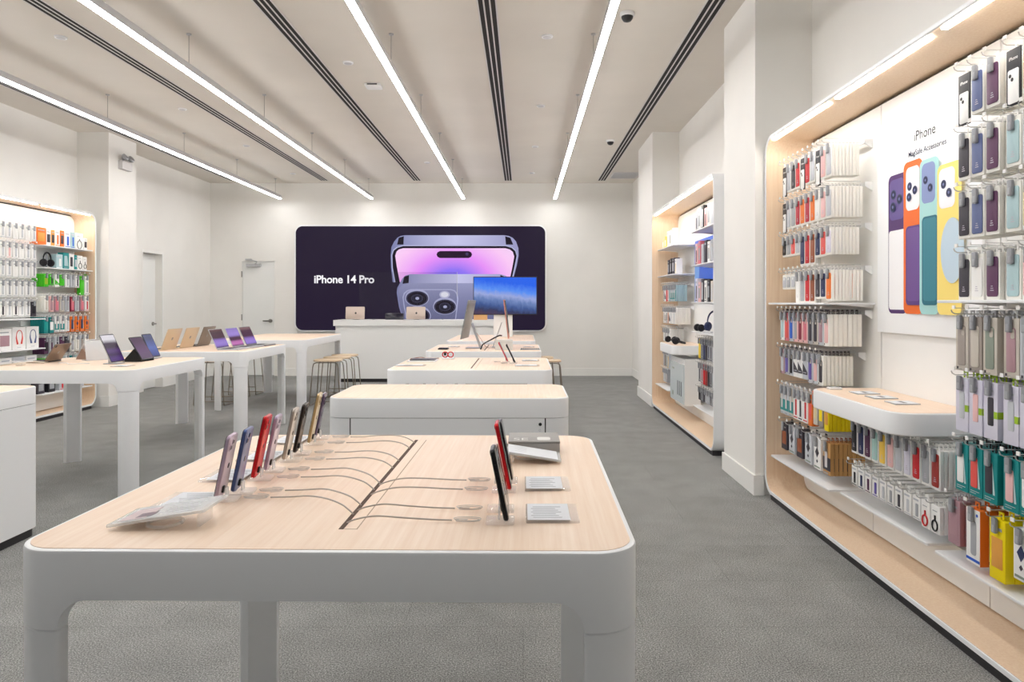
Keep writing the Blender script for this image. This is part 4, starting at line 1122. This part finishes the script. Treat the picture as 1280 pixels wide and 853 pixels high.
# ---- near right unit, near bay
UC, HC = 'poster unit near bay', 'poster'
YC = [2.875, 2.79, 2.70, 2.585, 2.50, 2.41, 2.32, 2.23]
def big(c, h=.178, t=.018): return ('case', c, 'cream', .078, h, t, 'white', 6)
CB = ('card', 'white', 'black', .078, .205, .004, 'white')
hang_row(1, XP, .215, YC, 2.265, [CB, big('blue'), big('purple'), CB, big('ginger'), big('yellow'), big('grey'), big('navy')], 'top', UC, HC)
hang_row(1, XP, .215, YC, 2.02, [big('charcoal'), big('blue'), big('purple'), big('aqua'), big('silver'), big('pink'), big('grey'), big('navy')], 'second', UC, HC)
hang_row(1, XP, .215, YC, 1.785, [big('charcoal'), big('blue'), big('purple'), big('aqua'), big('sand'), big('pink'), big('grey'), big('navy')], 'third', UC, HC)
hang_row(1, XP, .215, YC, 1.54, [big('charcoal'), big('white'), big('purple'), big('aqua'), big('pink'), big('silver'), big('grey'), big('navy')], 'fourth', UC, HC)
def bw(c, body, t=.028): return ('window', c, body, .08, .215, t, 'silver', 5)
hang_row(1, XP, .225, YC, 1.295, [bw('taupe', 'beige'), bw('beige', 'taupe'), bw('sage', 'beige'), bw('mauve', 'beige'), bw('grey', 'silver'), bw('pink', 'beige'), bw('sage', 'beige'), bw('taupe', 'beige')], 'fifth', UC, HC)
def lb(c, tab='lime'): return ('dot', c, 'lilac', .08, .213, .034, tab, 5)
hang_row(1, XP, .225, YC, 1.052, [lb('silver'), lb('pink'), lb('charcoal'), lb('silver'), lb('pink'), lb('grey'), lb('pink'), lb('charcoal')], 'sixth', UC, HC, cat='accessory box', noun='lidded box', name='hanging_accessory_box')
def tl(c): return ('phone', c, 'teal', .082, .188, .034, 'black', 5)
hang_row(1, XP, .225, YC, .788, [tl('white'), tl('coral'), tl('charcoal'), tl('pink'), tl('white'), tl('silver'), tl('coral'), tl('charcoal')], 'seventh', UC, HC, cat='accessory box', noun='phone box', name='hanging_accessory_box')
hang_row(1, XP, .225, [2.93, 2.80, 2.66, 2.53, 2.40, 2.27], .55, [('plain', 'mauve', 'mauve', .08, .18, .02, 'grey', 4), ('front', 'cobalt', 'orange', .085, .215, .034, 'orange', 3), ('plain', 'ginger', 'lemon', .088, .225, .034, 'lemon', 4), ('diamond', 'navy', 'white', .08, .18, .034, 'white', 4), ('front', 'cobalt', 'white', .088, .215, .034, 'white', 4), ('plain', 'red', 'rose', .08, .19, .034, 'grey', 4)], 'eighth', UC, HC, cat='gadget pack', noun='gadget pack', name='hanging_gadget_pack')
# ---- under the ledge in the middle bay
YM = [3.83 - .0755 * k for k in range(11)]
UM, HM = 'beneath the poster ledge', 'pillar'
def lc(c): return ('case', c, 'white', .066, .17, .016, 'white')
hang_row(1, XP, .215, YM, .722, [lc('black'), lc('navy'), lc('plum'), lc('mint'), lc('yellow'), lc('pink'), lc('silver'), lc('lilac'), lc('red'), lc('grey'), lc('rust')], 'upper', UM, HM, last=9)
def sb(c): return ('strip', c, 'white', .062, .105, .017, 'white')
hang_row(1, XP, .215, YM, .485, [sb('black'), sb('navy'), sb('plum'), sb('violet'), sb('silver'), sb('grey'), sb('charcoal'), sb('silver'), sb('grey'), ('ring', 'red', 'white', .066, .12, .017, 'white'), ('ring', 'black', 'white', .066, .12, .017, 'white')], 'lower', UM, HM, last=9, cat='strap box', noun='small box', name='hanging_strap_box')
# shelves, ledge and poster of the near unit
def shelf(side, x0, x1, y0, y1, z, label, t=.012):
    r = empty('display_shelf', ((x0 + x1) / 2, (y0 + y1) / 2, z), label, 'shelf', 'white wall shelves')
    w = abs(x1 - x0)
    b = MB(WHITE); b.slab(w, y1 - y0, .01, -t, 0, .002); b.build('shelf_board', r)
    for s in (-1, 1):
        b = MB(WHITE); yy = s * ((y1 - y0) / 2 - .03)
        xb = side * w / 2
        b.rings([[(xb, yy - .003, -t - .0002), (xb - side * w * .7, yy - .003, -t - .0002), (xb, yy - .003, -.03)], [(xb, yy + .003, -t - .0002), (xb - side * w * .7, yy + .003, -t - .0002), (xb, yy + .003, -.03)]]); b.build('bracket', r)
    return r
shelf(1, 1.70, 1.993, 4.07, 5.0, 1.352, 'thin white shelf across the middle of the far bay, poster unit')
shelf(1, 1.72, 1.993, 2.06, 3.0, 1.362, 'thin white shelf across the near bay, beside the poster')
shelf(1, 1.715, 1.993, 4.04, 4.99, .30, 'low white shelf under the gadget packs beside the pillar')
shelf(1, 1.77, 1.993, 3.16, 4.03, .295, 'low white shelf under the ledge and the small strap boxes')
shelf(1, 1.745, 1.993, 2.1, 3.06, .30, 'low white shelf under the yellow and orange packs')
def ledge(x0, x1, y0, y1, z, label, th=.1):
    r = empty('demo_ledge', ((x0 + x1) / 2, (y0 + y1) / 2, z), label, 'ledge', 'rounded demo ledges')
    w, l = x1 - x0, y1 - y0
    def ring(ins, zz):
        R = .11 - ins
        pts = [(w / 2, l / 2 - ins), (w / 2, -l / 2 + ins)]
        pts = [(w / 2, -l / 2 + ins)][::-1] and []
        pts.append((w / 2, l / 2 - ins))
        for k in range(9):
            a = math.radians(90 + 90 * k / 8); pts.append((-w / 2 + ins + R + R * math.cos(a), l / 2 - ins - R + R * math.sin(a)))
        for k in range(9):
            a = math.radians(180 + 90 * k / 8); pts.append((-w / 2 + ins + R + R * math.cos(a), -l / 2 + ins + R + R * math.sin(a)))
        pts.append((w / 2, -l / 2 + ins))
        return [(x, y, zz) for x, y in pts]
    b = MB(WHITE); b.rings([ring(.006, -th), ring(0, -th + .006), ring(0, -.008), ring(.0023, -.0023), ring(.008, 0)]); b.build('body', r)
    b = MB(WOOD); b.rings([ring(.016, -.002), ring(.016, .001)]); b.build('wood_top', r)
    return r
ledge(1.60, 1.993, 3.10, 4.06, .872, 'rounded white ledge with wood top beneath the phone poster')
for k, y in enumerate((3.42, 3.62, 3.80)):
    r = empty('price_card', (1.80, y, .8732), 'flat clear card on the ledge beneath the poster, %s from the near end' % ORD[k], 'price card', 'acrylic price cards', (0, 0, PI / 2))
    b = MB(CLEARF); b.slab(.11, .12, .004, .0002, .005, .001); b.build('acrylic_block', r)
    b = MB(PAPER, C((60, 60, 64))); b.slab(.1, .11, .002, .0051, .0056); b.box(-.03, -.01, .0057, .03, .01, .006, C((70, 72, 78))); b.build('printed_sheet', r)
r = empty('sensor_puck', (1.72, 3.98, .8732), 'small white puck at the far end of the ledge', 'puck')
b = MB(WHITE); b.slab(.07, .05, .01, .0003, .01, .002); b.build('base', r)
b = MB(CLEARF); b.slab(.05, .035, .008, .0101, .014, .001); b.build('pad', r)
# poster
r = empty('phone_poster', (1.975, 3.55, 1.19), 'tall white poster of four colourful phones in cases', 'poster', None, (0, 0, -PI / 2))
b = MB(mat('poster_white', (250, 252, 254), .5)); b.plate(.92, 1.14, .003, -.002, .018, .001); b.build('board', r)
b = MB(WHITE)
yq = [-.0024]
def pl(x, z, w, h, rr, c):
    b.plate(w, h, rr, yq[0] - .0004, yq[0], 0, C(c), n=7, cx=x + w / 2, z0=z); yq[0] -= .0005
def lens3(x, z, s, n, c=(34, 40, 76)):
    spots = ((.25, .72), (.70, .50), (.25, .25)) if n == 3 else ((.28, .70), (.68, .30))
    for u, v in spots:
        for rad, cc in ((.19, (70, 80, 120)), (.155, c), (.06, (110, 120, 170))):
            b.poly([(x + s * u + s * rad * math.cos(2 * PI * k / 22), z + s * 1.0 * v + s * rad * math.sin(2 * PI * k / 22)) for k in range(22)], yq[0] - .0004, yq[0], C(cc)); yq[0] -= .0005
# purple phone, orange phone, mint phone, yellow phone
pl(-.338, .105, .185, .735, .035, (84, 52, 110)); pl(-.332, .125, .165, .42, .02, (250, 250, 252)); pl(-.322, .60, .145, .215, .03, (104, 88, 150)); lens3(-.318, .635, .14, 3)
pl(-.172, .105, .175, .775, .035, (240, 112, 38)); pl(-.148, .63, .125, .22, .03, (244, 244, 248)); lens3(-.142, .67, .115, 3)
pl(-.140, .15, .145, .40, .025, (92, 60, 128)); pl(-.130, .17, .120, .37, .02, (112, 80, 148))
pl(-.010, .105, .165, .755, .035, (170, 218, 216)); pl(.010, .645, .115, .195, .03, (134, 150, 196)); lens3(.014, .685, .105, 2)
pl(.018, .15, .137, .43, .025, (40, 110, 128)); pl(.028, .17, .115, .40, .02, (58, 132, 148))
pl(.150, .105, .19, .70, .035, (252, 226, 126)); pl(.165, .60, .125, .185, .03, (246, 246, 250)); lens3(.172, .635, .11, 2)
b.poly([(.275 + .09 * math.cos(2 * PI * k / 40), .40 + .15 * math.sin(2 * PI * k / 40)) for k in range(40)], yq[0] - .0004, yq[0], C((196, 216, 230)))
b.build('phone_picture', r, smooth=None)
b = MB(C((40, 44, 56)))
add_text(b, 'iPhone', 1, .012, -.0032, .975, BLACK, .008, fit_w=.19)
add_text(b, 'MagSafe Accessories', 1, .03, -.0032, .895, C((30, 44, 74)), .012, fit_w=.33)
b.build('lettering', r, smooth=None)

# ---- far right unit
def boxed(side, x, y, z, w, h, t, body, col, style, label, name='boxed_accessory', cat='box', group='boxes on the shelves', rz=0):
    """box standing on a shelf, front towards the aisle"""
    bm, parts = pack_geo(style, col, body, w, h, t, 'white')
    o = put(name, bm, None, (x, y, z + h), (0, 0, -side * PI / 2 + rz))
    tag(o, label, cat, group)
    for pn, me in parts:
        if pn != 'hang_tab': put(pn, me, o)
    return o
UB = 'blue panel unit'
XQ = 1.995
r = empty('blue_panel', (1.98, 7.78, 1.36), 'bright blue backing panel of the far right wall unit', 'panel', None, (0, 0, -PI / 2))
b = MB(mat('blue_board', (38, 96, 206), .4)); b.plate(1.06, .70, .002, 0, .014, .001); b.build('board', r)
b = MB(C((120, 166, 232))); b.poly([(-.52, .42), (-.30, .42), (-.34, .20), (-.52, .14)], -.001, -.0002); b.poly([(-.2, .1), (.4, .1), (.4, .13), (-.2, .13)], -.001, -.0002, C((226, 234, 246))); b.build('graphic', r)
for z, lab in ((2.03, 'top'), (1.69, 'second')):
    shelf(1, 1.73, XQ - .002, 8.31, 9.27, z, 'thin white shelf in the %s place beside the far pillar, blue panel unit' % lab)
for z, lab in ((2.08, 'top'), (1.735, 'second'), (1.36, 'third'), (1.06, 'fourth')):
    shelf(1, 1.73, XQ - .002, 6.46, 7.43, z, 'thin white shelf in the %s place of the near bay, blue panel unit' % lab)
for k, (w, h, t, bd, c, st) in enumerate(((.06, .13, .05, 'sand', 'white', 'plain'), (.08, .15, .06, 'yellow', 'white', 'plain'), (.09, .2, .06, 'white', 'silver', 'strip'), (.05, .2, .05, 'cream', 'charcoal', 'plain'), (.09, .21, .06, 'white', 'lilac', 'strip'))):
    boxed(1, 1.775, 9.14 - k * .15, 2.0303, w, h, t, bd, c, st, '%s box, %s from the pillar on the top shelf, blue panel unit' % (bd, ORD[k]))
for k, (w, h, t, bd, c, st) in enumerate(((.09, .19, .07, 'charcoal', 'grey', 'plain'), (.09, .2, .07, 'black', 'grey', 'plain'), (.1, .2, .07, 'charcoal', 'silver', 'plain'), (.09, .18, .07, 'white', 'sand', 'strip'))):
    boxed(1, 1.79, 8.88 - k * .14, 1.6903, w, h, t, bd, c, st, '%s box, %s from the pillar on the second shelf, blue panel unit' % (bd, ORD[k]))
for sz, shz, nm in ((0, 2.08, 'top'), (1, 1.735, 'second'), (2, 1.36, 'third')):
    cs = (('silver', 'white', 'black', 'pink', 'cream', 'silver', 'grey'), ('pink', 'rose', 'silver', 'charcoal', 'white', 'grey', 'silver'), ('lilac', 'pink', 'charcoal', 'white', 'black', 'beige', 'white'))[sz]
    for k, c in enumerate(cs):
        boxed(1, 1.77 + .004 * k, 7.36 - k * .105, shz + .0003, .085, (.2, .22, .24, .2, .23, .21, .22)[(k + sz) % 7], .07, c, ('charcoal', 'grey', 'silver')[k % 3], ('strip', 'plain', 'window')[k % 3], '%s box, %s from far end on the %s near-bay shelf, blue panel unit' % (c, ORD[k], nm))
YB_ = [9.14 - .088 * k for k in range(9)]
UB1 = 'blue unit far bay'
def cc(c, b_='white', h=.19, st='strip', t=.018, tab='white'): return (st, c, b_, .078, h, t, tab)
hang_row(1, XQ, .19, YB_, 1.56, [cc('charcoal'), cc('black', st='triangle'), cc('red', 'red', st='plain'), cc('red'), cc('teal', 'aqua'), cc('teal', 'silver', st='halves'), cc('teal', 'aqua', st='halves'), cc('teal', 'silver', st='halves'), cc('teal', 'aqua')], 'top', UB1, 'pillar', last=6, cat='cable box', noun='cable box', name='hanging_cable_box')
hang_row(1, XQ, .19, YB_, 1.29, [cc('grey'), cc('taupe', st='halves'), cc('charcoal'), cc('orange', 'beige'), cc('black', st='triangle'), cc('silver'), cc('white'), cc('silver'), cc('cream', 'cream')], 'second', UB1, 'pillar', last=8, cat='cable box', noun='cable box', name='hanging_cable_box')
hang_row(1, XQ, .19, YB_[:5], 1.03, [cc('silver', h=.16), cc('charcoal', h=.16), cc('grey', h=.16), cc('charcoal', 'cream', h=.16), cc('silver', h=.16)], 'third', UB1, 'pillar', last=8, cat='cable box', noun='cable box', name='hanging_cable_box')
hang_row(1, XQ, .19, YB_[:4], .76, [cc('silver', 'grey', h=.2), cc('charcoal', 'taupe', h=.2), cc('sage', 'silver', h=.2), cc('yellow', 'silver', h=.22)], 'fourth', UB1, 'pillar', last=4, cat='cable box', noun='cable box', name='hanging_cable_box')
hang_row(1, XQ, .19, YB_[:3], .52, [cc('grey', 'silver', h=.16), cc('sage', 'silver', h=.16), cc('taupe', 'grey', h=.16)], 'fifth', UB1, 'pillar', last=4, cat='cable box', noun='cable box', name='hanging_cable_box')
UB2 = 'blue unit near bay'
YB2 = [7.38 - .09 * k for k in range(7)]
hang_row(1, XQ, .17, YB2, .985, [cc('yellow', 'lemon', h=.2), cc('charcoal', 'grey', h=.2), cc('navy', 'navy', h=.2, st='plain'), cc('black', 'charcoal', h=.2, st='plain'), cc('navy', 'grey', h=.2), cc('charcoal', 'grey', h=.2), cc('silver', 'grey', h=.2)], 'upper', UB2, 'pillar', last=3, cat='cable box', noun='cable box', name='hanging_cable_box')
hang_row(1, XQ, .17, YB2, .735, [cc('black', 'grey', h=.19), cc('rust', 'silver', h=.2), cc('red', 'red', h=.2, st='plain'), cc('rust', 'rust', h=.2, st='plain'), cc('black', 'charcoal', h=.2, st='plain'), cc('charcoal', 'grey', h=.2), cc('silver', 'grey', h=.2)], 'middle', UB2, 'pillar', last=3, cat='cable box', noun='cable box', name='hanging_cable_box')
hang_row(1, XQ, .17, YB2, .49, [cc('black', 'charcoal', h=.13, st='plain'), cc('black', 'grey', h=.13), cc('charcoal', 'charcoal', h=.13, st='plain'), cc('grey', 'silver', h=.13), cc('silver', 'grey', h=.13), cc('charcoal', 'grey', h=.13), cc('silver', 'grey', h=.13)], 'lower', UB2, 'pillar', last=3, cat='cable box', noun='cable box', name='hanging_cable_box')
shelf(1, 1.70, XQ - .002, 8.48, 9.27, .32, 'low white shelf beside the far pillar, blue panel unit')
shelf(1, 1.75, XQ - .002, 6.46, 7.43, .30, 'low white shelf in the near bay, blue panel unit')
ledge(1.62, XQ - .002, 7.80, 8.62, .885, 'rounded white ledge carrying black headphones, blue panel unit')
r = empty('glass_display_case', (1.735, 8.09, .24), 'white display case with four tall items under the ledge', 'display case', None, (0, 0, -PI / 2))
b = MB(WHITEP); b.box(-.36, 0, 0.0005, .36, .17, .50); b.build('case_body', r)
b = MB(mat('case_front', (206, 216, 218), .1)); b.box(-.345, -.012, .015, .345, -.0004, .44); b.build('glass_front', r)
b = MB(CHROME)
for sx_ in (-.32, .32):
    for z_ in (.04, .415): logo_disc(b, sx_, -.0134, z_, .008, CHROME)
b.build('fixing_caps', r)
for k in range(3):
    b = MB(C(RGB['charcoal'])); b.plate(.022, .16, .008, -.0155, -.0125, .001, cx=.06 + k * .09, z0=.09); b.build('printed_bottle', r)
b = MB(C(RGB['sage'])); b.plate(.06, .05, .004, -.0155, -.0125, cx=-.2, z0=.06); b.plate(.1, .02, .004, -.0155, -.0125, cx=-.18, z0=.36); b.build('front_print', r)
def headphones(x, y, z, rz, label, lying=True, s=1.0, col='black'):
    r = empty('headphones', (x, y, z), label, 'headphones', 'headphones on display', (0, 0, rz))
    m_ = C(RGB[col])
    b = MB(m_)
    if lying:
        b.tube([(.085 * s * math.cos(PI * k / 16), (.09 * s * math.sin(PI * k / 16)), .036 - .022 * math.sin(PI * k / 16)) for k in range(17)], [.006 + .004 * math.sin(PI * k / 16) for k in range(17)], 8); b.build('headband', r)
        for q in (-1, 1):
            c = MB(m_, GREYT); M = Matrix.Translation((q * .08 * s, -.01, .039)) @ Matrix.Rotation(q * PI / 2, 4, 'Y'); c.lathe([(.012, -.02), (.034, -.016), (.038, 0), (.034, .012), (.02, .018)], 18, m_, M); c.build('ear_cup', r)
    else:
        b.tube([(.085 * s * math.cos(PI * k / 16), 0, .1 + .10 * s * math.sin(PI * k / 16)) for k in range(17)], [.006 + .004 * math.sin(PI * k / 16) for k in range(17)], 8); b.build('headband', r)
        for q in (-1, 1):
            c = MB(m_, GREYT); M = Matrix.Translation((q * .08 * s, 0, .06)) @ Matrix.Rotation(q * PI / 2, 4, 'Y'); c.lathe([(.012, -.02), (.04, -.016), (.046, 0), (.04, .014), (.02, .02)], 18, m_, M); c.build('ear_cup', r)
        c = MB(GREYT); c.box(-.03, -.03, .0004, .03, .03, .008); c.box(-.012, .004, .008, .012, .012, .18); c.build('stand', r)
    return r
headphones(1.74, 8.42, .8862, -PI / 2 + .3, 'black headphones lying at the far end of the ledge, blue panel unit')
headphones(1.73, 8.10, .8862, -PI / 2 - .3, 'black headphones lying at mid ledge, blue panel unit')
headphones(1.80, 7.32, 1.0605, -PI / 2, 'black headphones lying on the shelf beside the ledge, blue panel unit')
headphones(1.88, 7.06, 1.0605, -PI / 2 + .6, 'navy headphones standing on the shelf beside the ledge', False, 1.1, 'navy')

# ---- left unit
XN = -5.765
UL = 'door side far bay'
YL9 = [9.17 - .098 * k for k in range(9)]
shelf(-1, XN + .002, -5.52, 8.30, 9.24, 2.025, 'thin white shelf in the top place beside the pillar, door side unit')
shelf(-1, XN + .002, -5.52, 8.30, 9.24, 1.765, 'thin white shelf in the second place beside the pillar, door side unit')
for k, (w, h, t, bd, c, st) in enumerate(((.07, .15, .06, 'white', 'charcoal', 'plain'), (.15, .2, .07, 'white', 'black', 'ring'), (.08, .2, .06, 'aqua', 'cobalt', 'strip'), (.11, .2, .07, 'white', 'cobalt', 'strip'), (.07, .2, .06, 'orange', 'charcoal', 'plain'), (.09, .2, .07, 'white', 'orange', 'strip'), (.06, .19, .06, 'ginger', 'charcoal', 'plain'), (.08, .19, .07, 'white', 'charcoal', 'plain'), (.17, .2, .08, 'orange', 'ginger', 'plain'))):
    yv = (9.165, 9.035, 8.905, 8.80, 8.70, 8.61, 8.53, 8.45, 8.325)[k]
    boxed(-1, -5.57, yv, 2.0253, w, h, t, bd, c, st, '%s box, %s from the pillar on the top shelf, door side unit' % (bd, ORD[k]))
for k, (w, h, t, bd, c, st) in enumerate(((.08, .17, .06, 'white', 'charcoal', 'ring'), (.1, .18, .07, 'white', 'black', 'ring'), (.05, .18, .06, 'teal', 'silver', 'plain'), (.09, .19, .07, 'white', 'charcoal', 'phone'), (.11, .2, .07, 'teal', 'aqua', 'phone'), (.12, .17, .07, 'aqua', 'white', 'strip'))):
    yv = (9.15, 9.05, 8.965, 8.885, 8.775, 8.65)[k]
    boxed(-1, -5.57, yv, 1.7653, w, h, t, bd, c, st, '%s box, %s from the pillar on the second shelf, door side unit' % (bd, ORD[k]))
headphones(-5.62, 8.50, 1.7655, PI / 2, 'black headset standing at the near end of the second shelf, door side unit', False, .8)
def gg(c, b_='white', h=.15, st='strip', t=.02, tab='white', w=.078): return (st, c, b_, w, h, t, tab)
ak = dict(cat='gadget box', noun='gadget box', name='hanging_gadget_box')
hang_row(-1, XN, .19, YL9, 1.69, [gg('grey', h=.24, tab='green'), gg('green', 'green', st='plain', h=.24), gg('charcoal', 'white'), gg('grey', 'silver'), gg('silver'), gg('green', 'green', st='plain', h=.13), gg('green', 'white', st='triangle'), gg('charcoal', 'green', h=.13), gg('lime', 'green', st='plain')], 'top', UL, 'pillar', depth=2, last=7, **ak)
hang_row(-1, XN, .19, YL9, 1.43, [gg('red', h=.185), gg('rose', 'mauve', h=.185, st='window'), gg('grey', 'silver', h=.185, st='window'), gg('rose', 'burgundy', h=.185, st='window'), gg('grey', 'silver', h=.185, st='window'), gg('grey', 'beige', h=.185, st='window'), gg('rose', 'mauve', h=.185, st='window'), gg('mauve', 'pink', h=.185, st='window'), gg('beige', 'cream', h=.185)], 'second', UL, 'pillar', depth=2, last=8, **ak)
hang_row(-1, XN, .19, YL9, 1.185, [gg('navy', 'orange', h=.19, st='diamond'), gg('navy', 'orange', h=.19, st='phone'), gg('navy', 'orange', h=.19, st='diamond'), gg('navy', 'orange', h=.19, st='phone'), gg('silver', 'white', h=.18), gg('teal', 'white', h=.18, st='halves'), gg('teal', 'white', h=.18, st='halves'), gg('white', 'teal', h=.19, st='plain'), gg('turquoise', 'teal', h=.19, st='plain')], 'third', UL, 'pillar', depth=2, last=7, **ak)
hang_row(-1, XN, .19, YL9, .945, [gg('grey', 'cream', h=.19), gg('taupe', 'silver', h=.19, st='window'), gg('beige', 'cream', h=.19), gg('grey', 'cream', h=.19, st='window'), gg('charcoal', 'charcoal', h=.19, st='plain'), gg('plum', 'plum', h=.19, st='plain'), gg('charcoal', 'silver', h=.19), gg('plum', 'grey', h=.19), gg('black', 'plum', h=.19, st='plain')], 'fourth', UL, 'pillar', depth=2, last=6, **ak)
hang_row(-1, XN, .19, YL9, .705, [gg('teal', 'silver', h=.17, st='halves'), gg('mauve', 'lilac', h=.17), gg('teal', 'aqua', h=.17, st='halves'), gg('cobalt', 'teal', h=.17), gg('teal', 'silver', h=.17, st='halves'), gg('green', 'green', h=.17, st='plain'), gg('green', 'green', h=.17, st='plain'), gg('lime', 'green', h=.17, st='plain'), gg('lime', 'green', h=.17, st='plain')], 'fifth', UL, 'pillar', depth=2, last=6, **ak)
shelf(-1, XN + .002, -5.50, 8.24, 9.2, .30, 'low white shelf beside the pillar, door side unit')
for k, (w, h, t, bd, c, st) in enumerate(((.1, .16, .08, 'silver', 'grey', 'plain'), (.1, .18, .08, 'coral', 'red', 'plain'), (.1, .16, .08, 'silver', 'red', 'strip'), (.12, .18, .08, 'black', 'grey', 'plain'), (.12, .16, .08, 'charcoal', 'grey', 'plain'))):
    boxed(-1, -5.57, 9.08 - k * .19, .3003, w, h, t, bd, c, st, '%s box, %s from the pillar on the low shelf, door side unit' % (bd, ORD[k]))
UN = 'door side middle bay'
ak = dict(cat='charger box', noun='charger box', name='hanging_charger_box')
YN = [8.16 - .098 * k for k in range(6)]
def wp(c='silver', h=.16, st='strip', b_='white'): return (st, c, b_, .08, h, .018, 'silver')
for z, nm, cols in ((2.215, 'top', ('silver', 'white', 'silver', 'white', 'silver', 'silver')), (2.0, 'second', ('silver', 'silver', 'white', 'silver', 'pink', 'silver')), (1.80, 'third', ('grey', 'silver', 'silver', 'white', 'silver', 'silver')), (1.585, 'fourth', ('silver', 'grey', 'silver', 'silver', 'grey', 'silver'))):
    hang_row(-1, XN, .2, YN, z, [wp(c, .165) for c in cols], nm, UN, 'pillar', depth=2, last=3, **ak)
hang_row(-1, XN, .2, YN, 1.365, [wp('black', .165, 'plain', 'charcoal'), wp('grey', .165), wp('silver', .165), wp('charcoal', .165), wp('silver', .165), wp('charcoal', .165)], 'fifth', UN, 'pillar', depth=3, last=3, **ak)
shelf(-1, XN + .002, -5.46, 7.25, 8.24, 1.175, 'thin white shelf above the boxed headphones, door side unit')
shelf(-1, XN + .002, -5.46, 7.25, 8.24, .84, 'white shelf carrying the boxed headphones, door side unit')
shelf(-1, XN + .002, -5.46, 7.25, 8.24, .56, 'white shelf carrying tall white boxes, door side unit')
def headphone_box(y, c, label):
    o = boxed(-1, -5.53, y, .8403, .2, .245, .11, 'white', 'silver', 'plain', label, 'headphone_box', 'box', 'boxed headphones')
    for ch in list(o.children): bpy.data.objects.remove(ch)
    b = MB(C(RGB[c]))
    b.tube([(.045 * math.cos(PI * k / 16) , -.003, -.09 + .055 * math.sin(PI * k / 16)) for k in range(17)], .0035, 6)
    for q in (-1, 1): b.tube([(q * .045, -.003, -.09), (q * .048, -.003, -.12), (q * .03, -.003, -.185)], [.0035, .006, .010], 8)
    b.build('headphone_picture', o)
    b = MB(C(RGB['silver'])); b.box(-.03, -.001, -.225, .03, -.0003, -.218); b.build('front_print', o)
headphone_box(8.12, 'blue', 'white box showing blue headphones at the shelf end, door side unit')
headphone_box(7.90, 'coral', 'white box showing coral headphones beside the blue one, door side unit')
o = boxed(-1, -5.53, 7.68, .8403, .2, .23, .11, 'white', 'mauve', 'plain', 'white box with brownish picture beside the coral headphones box, door side unit')
for k in range(4):
    boxed(-1, -5.53, 8.1 - k * .2, .5603, .17, .2, .1, 'silver' if k % 2 else 'white', 'charcoal', 'strip', '%s box with dark stripe, %s from the far end, lower shelf, door side unit' % ('silver' if k % 2 else 'white', ORD[k]))

# ------------------------------------------------------------------ camera, world, view
cam = bpy.data.cameras.new('camera'); co = bpy.data.objects.new('camera', cam); COL.objects.link(co)
co.location = (0, 0, 1.35); co.rotation_euler = (PI / 2, 0, 0)
cam.sensor_fit = 'HORIZONTAL'; cam.sensor_width = 36; cam.lens = 900 / 1280 * 36
cam.shift_x = -14 / 1280; cam.shift_y = -47.5 / 1280
cam.clip_start = .05
sc.camera = co
w = bpy.data.worlds.new('world'); sc.world = w; w.use_nodes = True
w.node_tree.nodes['Background'].inputs[0].default_value = (.95, .98, 1.0, 1)
w.node_tree.nodes['Background'].inputs[1].default_value = .25
sc.view_settings.view_transform = 'Standard'; sc.view_settings.look = 'None'
sc.view_settings.exposure = 0.0; sc.view_settings.gamma = 1.0
sc.view_settings.use_curve_mapping = False
sc.cycles.use_denoising = True
sc.cycles.max_bounces = 10
sc.cycles.diffuse_bounces = 6
sc.cycles.transparent_max_bounces = 16
